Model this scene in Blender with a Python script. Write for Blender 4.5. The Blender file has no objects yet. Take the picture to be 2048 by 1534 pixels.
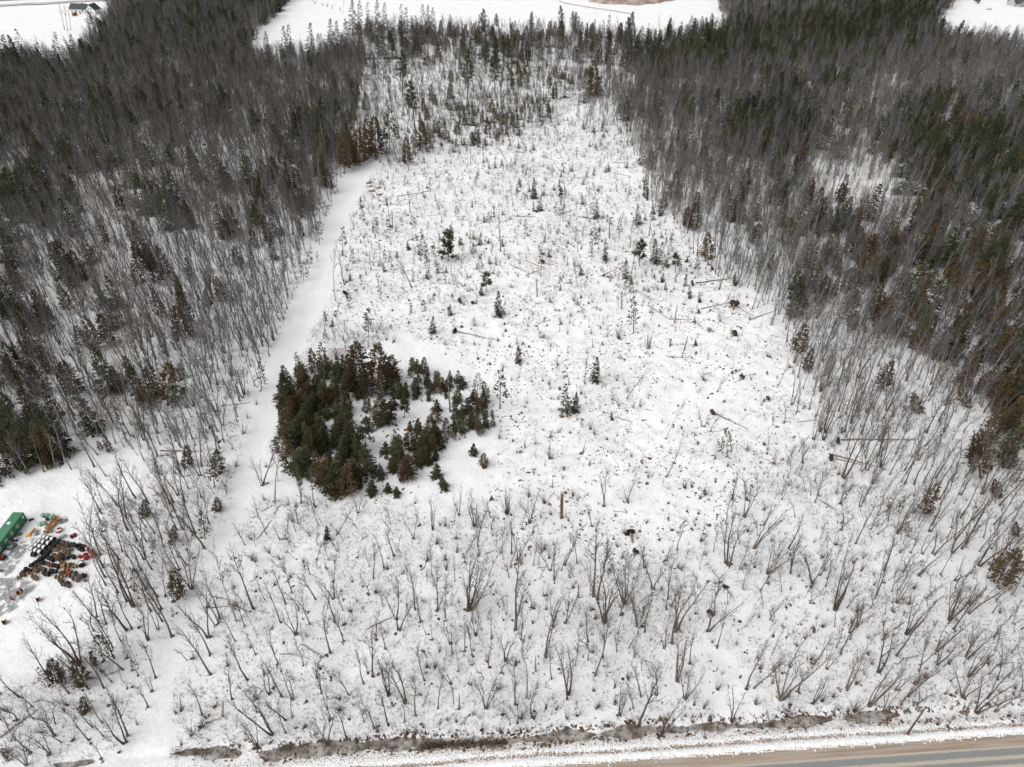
import bpy, math, random
import numpy as np
from mathutils import Vector, Matrix, Quaternion

# ------------------------------------------------------------------ camera, world, sun, exposure
scene = bpy.context.scene
CAM_H, CAM_F, CAM_P = 130.0, 1422.0, math.radians(37.6)      # height in m, focal length in px of a 2048 px frame, pitch
cam_data = bpy.data.cameras.new("camera")
cam = bpy.data.objects.new("camera", cam_data)
scene.collection.objects.link(cam)
cam.location = (0, 0, CAM_H)
cam.rotation_euler = (math.radians(90) - CAM_P, 0, 0)
cam_data.sensor_width = 36.0
cam_data.lens = 36.0 * CAM_F / 2048.0
cam_data.clip_start = 1.0
cam_data.clip_end = 9000.0
scene.camera = cam

SUN_EL, SUN_AZ = math.radians(46), math.radians(-120)         # a high soft sun behind thick cloud
world = bpy.data.worlds.new("World")
scene.world = world
world.use_nodes = True
wn, wl = world.node_tree.nodes, world.node_tree.links
wn.clear()
w_out = wn.new("ShaderNodeOutputWorld")
w_bg = wn.new("ShaderNodeBackground")
w_sky = wn.new("ShaderNodeTexSky")
w_sky.sky_type = 'NISHITA'
w_sky.sun_disc = False
w_sky.sun_elevation = SUN_EL
w_sky.sun_rotation = SUN_AZ
w_sky.air_density = 1.0
w_sky.dust_density = 3.0
w_hs = wn.new("ShaderNodeHueSaturation")                      # overcast: the cloud sheet takes the blue out
w_hs.inputs["Saturation"].default_value = 0.10
wl.new(w_sky.outputs[0], w_hs.inputs["Color"])
wl.new(w_hs.outputs[0], w_bg.inputs["Color"])
w_bg.inputs["Strength"].default_value = 0.11
wl.new(w_bg.outputs[0], w_out.inputs[0])

sun_data = bpy.data.lights.new("sun", 'SUN')
sun_data.energy = 1.2
sun_data.angle = math.radians(75)
sun_data.color = (1.0, 0.975, 0.945)
sun = bpy.data.objects.new("sun", sun_data)
scene.collection.objects.link(sun)
sd = Vector((math.sin(SUN_AZ) * math.cos(SUN_EL), math.cos(SUN_AZ) * math.cos(SUN_EL), math.sin(SUN_EL)))
sun.rotation_euler = sd.to_track_quat('Z', 'Y').to_euler()

scene.view_settings.view_transform = 'Standard'
scene.view_settings.look = 'None'
scene.view_settings.gamma = 1.0
scene.view_settings.use_curve_mapping = False
scene.view_settings.exposure = 0.44
scene.cycles.max_bounces = 5
scene.cycles.diffuse_bounces = 1
scene.cycles.glossy_bounces = 2
scene.cycles.use_adaptive_sampling = True

rng = np.random.default_rng(20)
random.seed(4)
COL = scene.collection

# ------------------------------------------------------------------ ground geometry helpers
CP, SP = math.cos(CAM_P), math.sin(CAM_P)

def gp(px, py):
    """ground point (z = 0) seen at a pixel of the 2048 x 1534 photograph"""
    px = np.asarray(px, float); py = np.asarray(py, float)
    a = (px - 1024) / CAM_F; b = (767 - py) / CAM_F
    dz = -SP + b * CP
    t = -CAM_H / dz
    return a * t, (CP + b * SP) * t

def proj(x, y, z=0.0):
    """pixel of a world point, and its depth"""
    dz = CAM_H - z
    zc = y * CP + dz * SP
    yc = y * SP - dz * CP
    zs = np.where(zc > 1, zc, 1)
    return 1024 + CAM_F * x / zs, 767 - CAM_F * yc / zs, zc

def inpoly(px, py, poly):
    px = np.asarray(px, float); py = np.asarray(py, float)
    res = np.zeros(px.shape, bool)
    n = len(poly)
    for i in range(n):
        x0, y0 = poly[i]; x1, y1 = poly[(i + 1) % n]
        if y0 == y1: continue
        c = ((y0 > py) != (y1 > py)) & (px < (x1 - x0) * (py - y0) / (y1 - y0) + x0)
        res ^= c
    return res

def polydist(x, y, pts):
    """distance to a world polyline"""
    x = np.asarray(x, float); y = np.asarray(y, float)
    best = np.full(x.shape, 1e9)
    for (x0, y0), (x1, y1) in zip(pts[:-1], pts[1:]):
        dx, dy = x1 - x0, y1 - y0
        L = dx * dx + dy * dy
        t = np.clip(((x - x0) * dx + (y - y0) * dy) / L, 0, 1)
        best = np.minimum(best, np.hypot(x - x0 - t * dx, y - y0 - t * dy))
    return best

def vnoise(x, y, s, seed=0):
    """smooth value noise in 0..1"""
    x = np.asarray(x, float) / s + 1000.5; y = np.asarray(y, float) / s + 1000.5
    xi = np.floor(x).astype(np.int64); yi = np.floor(y).astype(np.int64)
    fx = x - xi; fy = y - yi
    fx = fx * fx * (3 - 2 * fx); fy = fy * fy * (3 - 2 * fy)
    def h(a, b):
        n = (a * 374761393 + b * 668265263 + seed * 974634777) & 0xffffffff
        n = ((n ^ (n >> 13)) * 1274126177) & 0xffffffff
        return ((n ^ (n >> 16)) & 0xffff) / 65535.0
    return (h(xi, yi) * (1 - fx) + h(xi + 1, yi) * fx) * (1 - fy) + (h(xi, yi + 1) * (1 - fx) + h(xi + 1, yi + 1) * fx) * fy

def wpts(pl):
    return [tuple(float(v) for v in gp(a, b)) for a, b in pl]

TRACK = wpts([(262, 1512), (285, 1450), (318, 1370), (345, 1290), (395, 1185), (445, 1090), (478, 1000), (508, 900), (540, 815), (562, 760), (590, 700),
              (612, 640), (637, 560), (662, 480), (692, 410), (720, 362), (745, 335)])
TRACK2 = wpts([(1125, 262), (1130, 235), (1118, 212), (1165, 195), (1185, 175), (1205, 130)])
DITCH = wpts([(-300, 1545), (120, 1530), (390, 1503), (550, 1506), (630, 1498), (700, 1492), (800, 1485), (890, 1482), (1010, 1482), (1100, 1474), (1190, 1466),
              (1300, 1459), (1400, 1452), (1500, 1450), (1600, 1442), (1700, 1436), (1796, 1430), (1900, 1425), (2100, 1415), (2500, 1395)])
ROAD_O = (6.1, 58.15); ROAD_A = math.atan(0.0645)
RU = (math.cos(ROAD_A), math.sin(ROAD_A)); RN = (math.sin(ROAD_A), -math.cos(ROAD_A))   # RN points to the camera side

def road_d(x, y):
    return (x - ROAD_O[0]) * RN[0] + (y - ROAD_O[1]) * RN[1]

POOLS = [(float(gp(a, 1480)[0]), float(gp(b_, 1480)[0])) for a, b_ in ((400, 462), (550, 885), (1014, 1189), (1212, 1500), (1577, 1668), (1735, 1796))]

def ditch_depth(x, y):
    d = polydist(x, y, DITCH)
    n = vnoise(x, y, 6, 3) * 0.9 + vnoise(x, y, 1.9, 4) * 0.8 + (vnoise(x, y, .8, 14) - .5) * .7
    win = np.where(x < POOLS[0][0] - 3, 0.2, 0.45)
    for a, b_ in POOLS:
        win = np.maximum(win, 0.45 + 0.55 * np.clip((x - a) / 6 + .5, 0, 1) * np.clip((b_ - x) / 6 + .5, 0, 1))
    return np.clip(1.2 - d / (0.55 + 1.15 * n), 0, 1) * win * (0.55 + 0.75 * vnoise(x, y, 3.2, 8))

def ground_z(x, y):
    x = np.asarray(x, float); y = np.asarray(y, float)
    z = (vnoise(x, y, 38, 1) - 0.5) * 0.7 + (vnoise(x, y, 9, 2) - 0.5) * 0.25
    rough = np.clip((330 - y) / 80, 0, 1)
    tr = np.clip(1.0 - polydist(x, y, TRACK) / 3.0, 0, 1)
    z = z + rough * ((vnoise(x, y, 3.1, 5) - 0.5) * 0.34 + (vnoise(x, y, 1.5, 15) - 0.5) * 0.16) * (1 - np.clip(tr * 2, 0, 1))
    z = z - np.clip(tr * 1.6, 0, 1) * 0.16
    flat = np.clip((road_d(x, y) + 14) / 8, 0, 1)           # land settles to the level of the road verge
    z = z * (1 - flat)
    near = np.clip((road_d(x, y) + 9) / 6, 0, 1)
    z = z - 0.70 * ditch_depth(x, y)
    rd = road_d(x, y)
    berm = np.exp(-((rd + 0.8) / 0.55) ** 2) * (0.30 + 0.25 * vnoise(x, y, 1.4, 6)) + np.exp(-((rd + 2.6) / 0.7) ** 2) * 0.12
    z = z + berm
    z = np.where(rd > 0.0, np.where(rd < 12.0, -0.12, z), z)
    return z

# ------------------------------------------------------------------ material helpers
def new_mat(name):
    m = bpy.data.materials.new(name); m.use_nodes = True
    n, l = m.node_tree.nodes, m.node_tree.links
    b = n["Principled BSDF"]
    return m, n, l, b

def rgb(c): return (c[0], c[1], c[2], 1.0)

def simple(name, c1, c2=None, rough=0.8, scale=3.0, rnd=True, spec=0.25, coord='Object', metal=0.0, bump=0.0):
    """two-colour noise material; each object takes its own shade"""
    m, n, l, b = new_mat(name)
    b.inputs["Roughness"].default_value = rough
    b.inputs["Metallic"].default_value = metal
    b.inputs["Specular IOR Level"].default_value = spec
    if c2 is None: c2 = tuple(v * 0.6 for v in c1)
    tc = n.new("ShaderNodeTexCoord")
    nz = n.new("ShaderNodeTexNoise"); nz.inputs["Scale"].default_value = scale; nz.inputs["Detail"].default_value = 5
    l.new(tc.outputs[coord], nz.inputs["Vector"])
    mx = n.new("ShaderNodeMix"); mx.data_type = 'RGBA'
    mx.inputs[6].default_value = rgb(c1); mx.inputs[7].default_value = rgb(c2)
    rmp = n.new("ShaderNodeMapRange"); rmp.inputs[1].default_value = 0.3; rmp.inputs[2].default_value = 0.7
    l.new(nz.outputs["Fac"], rmp.inputs[0])
    l.new(rmp.outputs[0], mx.inputs[0])
    out = mx.outputs[2]
    if rnd:
        oi = n.new("ShaderNodeObjectInfo")
        hs = n.new("ShaderNodeHueSaturation")
        mr = n.new("ShaderNodeMapRange"); mr.inputs[3].default_value = 0.65; mr.inputs[4].default_value = 1.4
        l.new(oi.outputs["Random"], mr.inputs[0])
        l.new(mr.outputs[0], hs.inputs["Value"])
        l.new(out, hs.inputs["Color"])
        out = hs.outputs[0]
    l.new(out, b.inputs["Base Color"])
    if bump:
        bp = n.new("ShaderNodeBump"); bp.inputs["Strength"].default_value = bump; bp.inputs["Distance"].default_value = 0.05
        l.new(nz.outputs["Fac"], bp.inputs["Height"]); l.new(bp.outputs[0], b.inputs["Normal"])
    return m

M = {}
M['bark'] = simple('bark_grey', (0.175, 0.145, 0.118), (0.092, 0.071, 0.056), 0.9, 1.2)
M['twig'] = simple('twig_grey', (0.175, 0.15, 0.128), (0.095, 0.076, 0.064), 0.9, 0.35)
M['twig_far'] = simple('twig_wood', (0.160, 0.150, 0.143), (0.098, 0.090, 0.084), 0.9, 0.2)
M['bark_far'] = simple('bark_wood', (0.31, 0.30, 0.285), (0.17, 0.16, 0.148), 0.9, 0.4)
M['birch'] = simple('bark_birch', (0.55, 0.52, 0.48), (0.30, 0.27, 0.24), 0.8, 1.5)
M['shrub'] = simple('shrub_twig', (0.15, 0.112, 0.088), (0.085, 0.060, 0.046), 0.9, 0.8)
M['spruce'] = simple('needles_spruce', (0.032, 0.039, 0.018), (0.056, 0.055, 0.024), 0.75, 0.7)
M['cedar'] = simple('needles_cedar', (0.130, 0.083, 0.043), (0.066, 0.056, 0.028), 0.85, 0.5)
M['olive'] = simple('needles_olive', (0.120, 0.090, 0.045), (0.060, 0.062, 0.028), 0.85, 0.8)
M['pine'] = simple('needles_pine', (0.036, 0.050, 0.026), (0.060, 0.066, 0.030), 0.75, 0.5)
M['dead'] = simple('dead_wood', (0.30, 0.23, 0.17), (0.17, 0.125, 0.09), 0.9, 2.0)
M['cut'] = simple('cut_wood', (0.48, 0.34, 0.20), (0.34, 0.23, 0.13), 0.85, 6.0)
M['litter'] = simple('leaf_litter', (0.185, 0.112, 0.068), (0.085, 0.054, 0.035), 0.95, 5.0, bump=0.6)
M['soil'] = simple('root_soil', (0.055, 0.036, 0.026), (0.025, 0.017, 0.013), 0.95, 4.0, bump=0.8)
M['reed'] = simple('dry_reed', (0.36, 0.24, 0.13), (0.22, 0.135, 0.07), 0.9, 3.0)
M['grass'] = simple('dry_grass', (0.24, 0.175, 0.115), (0.14, 0.10, 0.066), 0.9, 3.0)

# ------------------------------------------------------------------ mesh builder
def vlen(a): return math.sqrt(a[0] * a[0] + a[1] * a[1] + a[2] * a[2])
def cross(a, b):
    return np.array([a[1] * b[2] - a[2] * b[1], a[2] * b[0] - a[0] * b[2], a[0] * b[1] - a[1] * b[0]])

class MB:
    def __init__(self): self.v = []; self.f = []; self.m = []; self.cur = 0
    def tube(self, pts, rad, sides=4, tip=False, cap=False):
        pts = [np.asarray(p, float) for p in pts]; n = len(pts)
        base = len(self.v)
        for i, p in enumerate(pts):
            a = pts[min(i + 1, n - 1)] - pts[max(i - 1, 0)]
            a = a / (vlen(a) + 1e-9)
            ref = np.array([0.0, 0, 1]) if abs(a[2]) < 0.9 else np.array([1.0, 0, 0])
            u = cross(a, ref); u /= vlen(u) + 1e-9
            w = cross(a, u)
            if tip and i == n - 1:
                self.v.append(tuple(p)); break
            for k in range(sides):
                t = 2 * math.pi * k / sides
                self.v.append(tuple(p + rad[i] * (math.cos(t) * u + math.sin(t) * w)))
        last = n - 2 if tip else n - 1
        for i in range(last):
            for k in range(sides):
                k2 = (k + 1) % sides
                self.f.append((base + i * sides + k, base + i * sides + k2, base + (i + 1) * sides + k2, base + (i + 1) * sides + k)); self.m.append(self.cur)
        if tip:
            e = base + last * sides
            o = base + (n - 2) * sides
            for k in range(sides):
                self.f.append((o + k, o + (k + 1) % sides, e)); self.m.append(self.cur)
        elif cap:
            self.f.append(tuple(base + (n - 1) * sides + k for k in range(sides))); self.m.append(self.cur)
    def blade(self, p, d, L, w, up=(0, 0, 1), th=0.25):
        """a needle spray: a flattened spindle of four vertices"""
        p = np.asarray(p, float); d = np.asarray(d, float); d = d / (vlen(d) + 1e-9)
        s = cross(d, up); ns = vlen(s)
        s = s / ns if ns > 1e-3 else np.array([1.0, 0, 0])
        n = cross(s, d)
        b = len(self.v)
        mid = p + d * L * 0.45
        self.v += [tuple(p), tuple(mid + s * w - n * w * th), tuple(p + d * L), tuple(mid - s * w - n * w * th), tuple(mid + n * w * th)]
        for f in ((0, 1, 4), (1, 2, 4), (2, 3, 4), (3, 0, 4), (0, 3, 2, 1)):
            self.f.append(tuple(b + i for i in f)); self.m.append(self.cur)
    def box(self, c, s, rz=0.0, rot=None):
        R = np.array(rot) if rot is not None else np.array([[math.cos(rz), -math.sin(rz), 0], [math.sin(rz), math.cos(rz), 0], [0, 0, 1]])
        b = len(self.v)
        for sz in (-1, 1):
            for sx, sy in ((-1, -1), (1, -1), (1, 1), (-1, 1)):
                q = R @ np.array([sx * s[0] / 2, sy * s[1] / 2, sz * s[2] / 2]) + np.asarray(c, float)
                self.v.append(tuple(q))
        for f in ((3, 2, 1, 0), (4, 5, 6, 7), (0, 1, 5, 4), (1, 2, 6, 5), (2, 3, 7, 6), (3, 0, 4, 7)):
            self.f.append(tuple(b + i for i in f)); self.m.append(self.cur)
    def mound(self, r, h, seg=9, rings=3, jit=0.3, c=(0, 0, 0)):
        b = len(self.v)
        ph = rng.uniform(0.75, 1.25, seg)
        for k in range(rings):
            t = k / rings
            for s in range(seg):
                a = 2 * math.pi * s / seg
                rr = r * (1 - t) * ph[s] * rng.uniform(1 - jit, 1 + jit)
                z = h * (1 - (1 - t) ** 2) * rng.uniform(0.7, 1.2) - (0.06 if k == 0 else 0)
                self.v.append((c[0] + rr * math.cos(a), c[1] + rr * math.sin(a), c[2] + z))
        self.v.append((c[0], c[1], c[2] + h)); e = len(self.v) - 1
        for k in range(rings - 1):
            for s in range(seg):
                s2 = (s + 1) % seg
                self.f.append((b + k * seg + s, b + k * seg + s2, b + (k + 1) * seg + s2, b + (k + 1) * seg + s)); self.m.append(self.cur)
        for s in range(seg):
            self.f.append((b + (rings - 1) * seg + s, b + (rings - 1) * seg + (s + 1) % seg, e)); self.m.append(self.cur)
    def mesh(self, name, mats, smooth=False):
        me = bpy.data.meshes.new(name)
        me.from_pydata(self.v, [], self.f)
        for m in (mats if isinstance(mats, (list, tuple)) else [mats]):
            me.materials.append(m)
        if any(self.m): me.polygons.foreach_set("material_index", self.m)
        if smooth: me.polygons.foreach_set("use_smooth", [True] * len(self.f))
        me.update()
        return me

def join(a, b, name, mats, smooth=False):
    o = MB(); n = len(a.v)
    o.v = a.v + b.v
    o.f = a.f + [tuple(i + n for i in f) for f in b.f]
    o.m = [0] * len(a.f) + [1] * len(b.f)
    return o.mesh(name, mats, smooth)

def obj(name, me, parent=None, loc=None, **props):
    o = bpy.data.objects.new(name, me)
    COL.objects.link(o)
    if parent is not None: o.parent = parent
    if loc is not None: o.location = loc
    for k, v in props.items(): o[k] = v
    return o

def nrm(v):
    v = np.asarray(v, float); return v / (vlen(v) + 1e-9)

# ------------------------------------------------------------------ terrain
def graded(lo, hi, d0, far_lo, far_hi, g=1.18):
    mid = list(np.arange(lo, hi + 1e-6, d0))
    a, s = [], d0
    p = lo
    while p > far_lo: s *= g; p -= s; a.append(p)
    b, s = [], d0
    p = hi
    while p < far_hi: s *= g; p += s; b.append(p)
    return np.array(a[::-1] + mid + b)

gx = graded(-150, 150, 0.8, -6000, 6000, 1.05)
gy = np.concatenate([graded(52, 78, 0.4, -900, 78, 1.2)[:-1], graded(78, 240, 1.0, 78, 6000, 1.03)])
gy = np.unique(np.round(gy, 3))
GX, GY = np.meshgrid(gx, gy)
GZ = ground_z(GX, GY)
nx, ny = len(gx), len(gy)
me = bpy.data.meshes.new("snow_ground")
co = np.stack([GX, GY, GZ], -1).reshape(-1, 3).astype(np.float32)
ii = np.arange((ny - 1) * nx).reshape(ny - 1, nx)[:, :-1].ravel()
quads = np.stack([ii, ii + 1, ii + nx + 1, ii + nx], -1).astype(np.int32)
me.vertices.add(len(co)); me.vertices.foreach_set("co", co.ravel())
me.loops.add(quads.size); me.loops.foreach_set("vertex_index", quads.ravel())
me.polygons.add(len(quads)); me.polygons.foreach_set("loop_start", np.arange(0, quads.size, 4, dtype=np.int32))
me.polygons.foreach_set("loop_total", np.full(len(quads), 4, np.int32))
me.update(calc_edges=True)
me.polygons.foreach_set("use_smooth", [True] * len(quads))

# the zones of the place, drawn over the photograph and laid on the ground
LF_DENSE = [(-700, 130), (0, 122), (60, 122), (130, 128), (170, 108), (190, 75), (222, 46), (228, -30), (600, -30), (580, 0), (500, 92), (520, 122), (620, 118), (700, 98),
            (735, 88), (728, 150), (715, 250), (700, 332), (655, 368), (640, 420), (600, 490), (545, 520), (500, 480), (430, 480), (360, 530), (290, 560), (310, 640),
            (350, 720), (320, 800), (240, 850), (150, 905), (60, 955), (-100, 970), (-900, 900)]
LF_MID = [(290, 560), (360, 530), (430, 480), (500, 480), (545, 520), (600, 490), (640, 420), (665, 365), (690, 345), (640, 470), (600, 560), (570, 640), (540, 720), (500, 800), (470, 860),
          (420, 960), (370, 1000), (300, 990), (240, 850), (320, 800), (350, 720), (310, 640)]
LF_EDGE = [(240, 850), (300, 990), (200, 960), (120, 960), (60, 955), (150, 905)]
BACK = [(700, 98), (735, 60), (1000, 62), (1330, 80), (1450, 60), (1450, 130), (1300, 150), (1100, 130), (900, 122), (735, 125)]
C2 = [(735, 125), (900, 122), (1100, 130), (1250, 140), (1270, 200), (1200, 200), (1150, 215), (1100, 250), (960, 300), (760, 325), (708, 325), (720, 220)]
RF_DENSE = [(1300, 110), (1445, 62), (1440, 30), (1432, -30), (1920, -30), (1905, 18), (1862, 45), (1885, 85), (2048, 98), (2700, 100), (3000, 1000), (2400, 1050), (2048, 905), (1950, 830),
            (1850, 745), (1740, 670), (1640, 610), (1560, 550), (1480, 480), (1400, 425), (1335, 360), (1290, 280), (1255, 180)]
RF_MID = [(1200, 150), (1255, 180), (1290, 280), (1335, 360), (1400, 425), (1480, 480), (1560, 550), (1640, 610), (1740, 670), (1850, 745), (1950, 830), (2048, 905), (2400, 1050), (2600, 1300),
          (2048, 1230), (1950, 1150), (1880, 1080), (1760, 1000), (1690, 930), (1640, 880), (1610, 810), (1590, 740), (1545, 660), (1500, 595), (1440, 545), (1390, 480), (1310, 420), (1265, 300)]
CLEAR = [(760, 325), (960, 300), (1100, 250), (1150, 215), (1200, 200), (1265, 300), (1310, 420), (1390, 480), (1440, 545), (1500, 595), (1545, 660), (1590, 740), (1610, 810), (1600, 900),
         (1480, 1000), (1400, 1080), (1250, 1130), (1050, 1110), (960, 1000), (1000, 900), (990, 760), (800, 660), (650, 640), (690, 480), (730, 370)]
FRONT = [(480, 1000), (960, 1000), (1050, 1110), (1250, 1130), (1400, 1080), (1480, 1000), (1600, 900), (1640, 880), (1690, 930), (1760, 1000), (1880, 1080), (1950, 1150), (2048, 1230), (2500, 1300),
         (2500, 1400), (2048, 1412), (1796, 1424), (1600, 1436), (1400, 1446), (1190, 1460), (1010, 1474), (800, 1478), (630, 1490), (390, 1494), (330, 1400), (420, 1160)]
STRIP = [(640, 640), (800, 660), (700, 720), (600, 760), (570, 760), (600, 700)]
YARD = [(-500, 1010), (60, 1005), (190, 1060), (205, 1160), (190, 1240), (120, 1330), (0, 1400), (-500, 1400)]
SWCORNER = [(-400, 1390), (0, 1390), (120, 1320), (190, 1240), (300, 1230), (370, 1200), (320, 1320), (285, 1420), (262, 1495), (100, 1530), (-400, 1560)]
WEST = [(190, 985), (300, 990), (380, 1000), (440, 960), (470, 880), (500, 900), (440, 1060), (370, 1200), (300, 1230), (190, 1240), (205, 1160), (190, 1060)]
THICKET = [(555, 900), (560, 800), (590, 740), (640, 700), (720, 690), (800, 700), (900, 740), (990, 770), (990, 850), (930, 900), (880, 930), (860, 980), (800, 1000), (730, 1000), (640, 985), (575, 950)]

vx, vy = GX.ravel(), GY.ravel()
vpx, vpy, vzc = proj(vx, vy)
vis = vzc > 5
def zone_mask(poly): return (inpoly(vpx, vpy, poly) & vis).astype(np.float32)
wood = np.clip(zone_mask(LF_DENSE) + zone_mask(RF_DENSE) + 0.8 * zone_mask(BACK), 0, 1)
semi = np.clip(zone_mask(LF_MID) + zone_mask(RF_MID) + zone_mask(C2) + zone_mask(THICKET) + 0.9 * zone_mask(SWCORNER) + zone_mask(LF_EDGE), 0, 1)
clr = np.clip(zone_mask(CLEAR) + 0.5 * zone_mask(FRONT), 0, 1)
rdv = road_d(vx, vy)
verge = np.clip(1 - np.abs(rdv + 3.5) / 5.0, 0, 1) * (rdv < 0.3)
furrow = np.exp(-((rdv + 1.75 - 0.5 * (vnoise(vx, vy, 11, 9) - .5)) / 0.30) ** 2) + 0.7 * np.exp(-((rdv + 0.05) / 0.3) ** 2)
trk = np.clip(2.0 - polydist(vx, vy, TRACK) / 2.0, 0, 1)
icy = zone_mask([(-500, 1060), (0, 1105), (40, 1085), (75, 1072), (62, 1095), (20, 1150), (60, 1160), (70, 1175), (35, 1215), (0, 1235), (-500, 1300)])
yard = zone_mask(YARD)
wet = ditch_depth(vx, vy)
litter = np.clip(0.85 * wood + 0.46 * semi + 0.26 * clr + 0.30 * zone_mask(WEST) + 0.34 * zone_mask(STRIP) + .04 * zone_mask(FRONT), 0, 1) * (0.55 + 0.9 * vnoise(vx, vy, 10, 19)) * (1 - trk)
mask = np.stack([litter, np.clip(verge * 0.8 + furrow, 0, 1), np.clip(icy, 0, 1), np.ones_like(litter)], -1).astype(np.float32)
ca = me.color_attributes.new("cover", 'FLOAT_COLOR', 'POINT'); ca.data.foreach_set("color", mask.ravel())
mask2 = np.stack([trk, wet, yard, np.ones_like(litter)], -1).astype(np.float32)
ca = me.color_attributes.new("cover2", 'FLOAT_COLOR', 'POINT'); ca.data.foreach_set("color", mask2.ravel())

m, n, l, b = new_mat("snow")
b.inputs["Roughness"].default_value = 0.7; b.inputs["Specular IOR Level"].default_value = 0.2
def att(nm):
    a = n.new("ShaderNodeAttribute"); a.attribute_name = nm
    s = n.new("ShaderNodeSeparateColor"); l.new(a.outputs["Color"], s.inputs[0]); return s
A1, A2 = att("cover"), att("cover2")
tc = n.new("ShaderNodeTexCoord")
def noise(scale, det=5, rough=0.6):
    z = n.new("ShaderNodeTexNoise"); z.inputs["Scale"].default_value = scale; z.inputs["Detail"].default_value = det; z.inputs["Roughness"].default_value = rough
    l.new(tc.outputs["Object"], z.inputs["Vector"]); return z.outputs["Fac"]
def math_(op, a, bb, clamp=False):
    q = n.new("ShaderNodeMath"); q.operation = op; q.use_clamp = clamp
    for i, v in enumerate((a, bb)):
        if isinstance(v, (int, float)): q.inputs[i].default_value = v
        else: l.new(v, q.inputs[i])
    return q.outputs[0]
def step(v, lo, hi):
    r = n.new("ShaderNodeMapRange"); r.interpolation_type = 'SMOOTHSTEP'
    l.new(v, r.inputs[0])
    for i, q in ((1, lo), (2, hi)):
        if isinstance(q, (int, float)): r.inputs[i].default_value = q
        else: l.new(q, r.inputs[i])
    return r.outputs[0]
def mixc(f, a, c):
    q = n.new("ShaderNodeMix"); q.data_type = 'RGBA'
    if isinstance(f, float): q.inputs[0].default_value = f
    else: l.new(f, q.inputs[0])
    for i, v in ((6, a), (7, c)):
        if isinstance(v, tuple): q.inputs[i].default_value = rgb(v)
        else: l.new(v, q.inputs[i])
    return q.outputs[2]
snow_c = mixc(step(noise(0.10), 0.35, 0.65), (0.90, 0.90, 0.905), (0.85, 0.852, 0.862))
# small stains: buds, bark and grass tips poking through
fleck = step(noise(3.4, 6, 0.72), math_('SUBTRACT', 0.68, math_('MULTIPLY', A1.outputs[0], 0.20)), math_('SUBTRACT', 0.76, math_('MULTIPLY', A1.outputs[0], 0.20)))
fleck = math_('MULTIPLY', fleck, math_('ADD', math_('MULTIPLY', A1.outputs[0], 0.9), 0.05), True)
c1 = mixc(fleck, snow_c, (0.25, 0.185, 0.135))
# dry grass of the verge through thin snow
gf = step(noise(3.2, 7, 0.75), math_('SUBTRACT', 0.74, math_('MULTIPLY', A1.outputs[1], 0.34)), math_('SUBTRACT', 0.86, math_('MULTIPLY', A1.outputs[1], 0.34)))
gf = math_('MULTIPLY', gf, step(A1.outputs[1], 0.03, 0.4), True)
c2 = mixc(gf, c1, (0.25, 0.185, 0.125))
# grey ice and slush of the yard
iv = step(noise(0.55, 7, 0.62), 0.40, 0.52)
iv = math_('MULTIPLY', iv, A1.outputs[2], True)
c3 = mixc(iv, c2, mixc(step(noise(2.0), 0.4, 0.6), (0.24, 0.25, 0.25), (0.36, 0.37, 0.375)))
dirt = math_('MULTIPLY', step(noise(0.9, 8, 0.72), 0.56, 0.68), math_('MULTIPLY', A2.outputs[2], 0.55), True)
c4 = mixc(dirt, c3, (0.30, 0.29, 0.28))
mud = math_('MULTIPLY', step(A2.outputs[1], 0.35, 0.8), step(noise(1.3, 6, 0.7), 0.42, 0.6), True)
c5 = mixc(mud, c4, (0.17, 0.125, 0.085))
l.new(c5, b.inputs["Base Color"])
bp = n.new("ShaderNodeBump"); bp.inputs["Strength"].default_value = 0.8; bp.inputs["Distance"].default_value = 0.35
l.new(noise(0.8, 8, 0.65), bp.inputs["Height"]); l.new(bp.outputs[0], b.inputs["Normal"])
M['snow'] = m
me.materials.append(m)
obj("snow_ground", me, kind="structure")

# water and ice in the ditch
m, n, l, b = new_mat("ditch_ice")
b.inputs["Roughness"].default_value = 0.25; b.inputs["Specular IOR Level"].default_value = 0.5
tc = n.new("ShaderNodeTexCoord")
ic = mixc(step(noise(0.35, 6, 0.6), 0.35, 0.62), (0.13, 0.105, 0.082), (0.44, 0.42, 0.40))
ic = mixc(step(noise(1.1, 7, 0.7), 0.5, 0.66), ic, (0.085, 0.068, 0.055))
l.new(ic, b.inputs["Base Color"])
M['ice'] = m
mb = MB()
for i, (x, y) in enumerate(DITCH):
    mb.v += [(x, y - 2.6, -0.36), (x, y + 2.6, -0.36)]
    if i: mb.f.append((2 * i - 2, 2 * i, 2 * i + 1, 2 * i - 1)); mb.m.append(0)
obj("ditch_water", mb.mesh("ditch_water", m), kind="structure")

# road: gravel shoulder, asphalt with sand left between the wheel paths
def road_strip(name, d0, d1, z, mat):
    mb = MB()
    N = 60
    for i in range(N + 1):
        u = -500 + 1000 * i / N
        for d in (d0, d1):
            mb.v.append((ROAD_O[0] + RU[0] * u + RN[0] * d, ROAD_O[1] + RU[1] * u + RN[1] * d, z))
        if i: mb.f.append((2 * i - 2, 2 * i - 1, 2 * i + 1, 2 * i)); mb.m.append(0)
    return obj(name, mb.mesh(name, mat), kind="structure")

def road_coord():
    tcx = n.new("ShaderNodeTexCoord")
    mp = n.new("ShaderNodeMapping"); mp.vector_type = 'TEXTURE'
    mp.inputs["Location"].default_value = (ROAD_O[0], ROAD_O[1], 0); mp.inputs["Rotation"].default_value = (0, 0, ROAD_A)
    l.new(tcx.outputs["Object"], mp.inputs["Vector"])
    return mp

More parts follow.
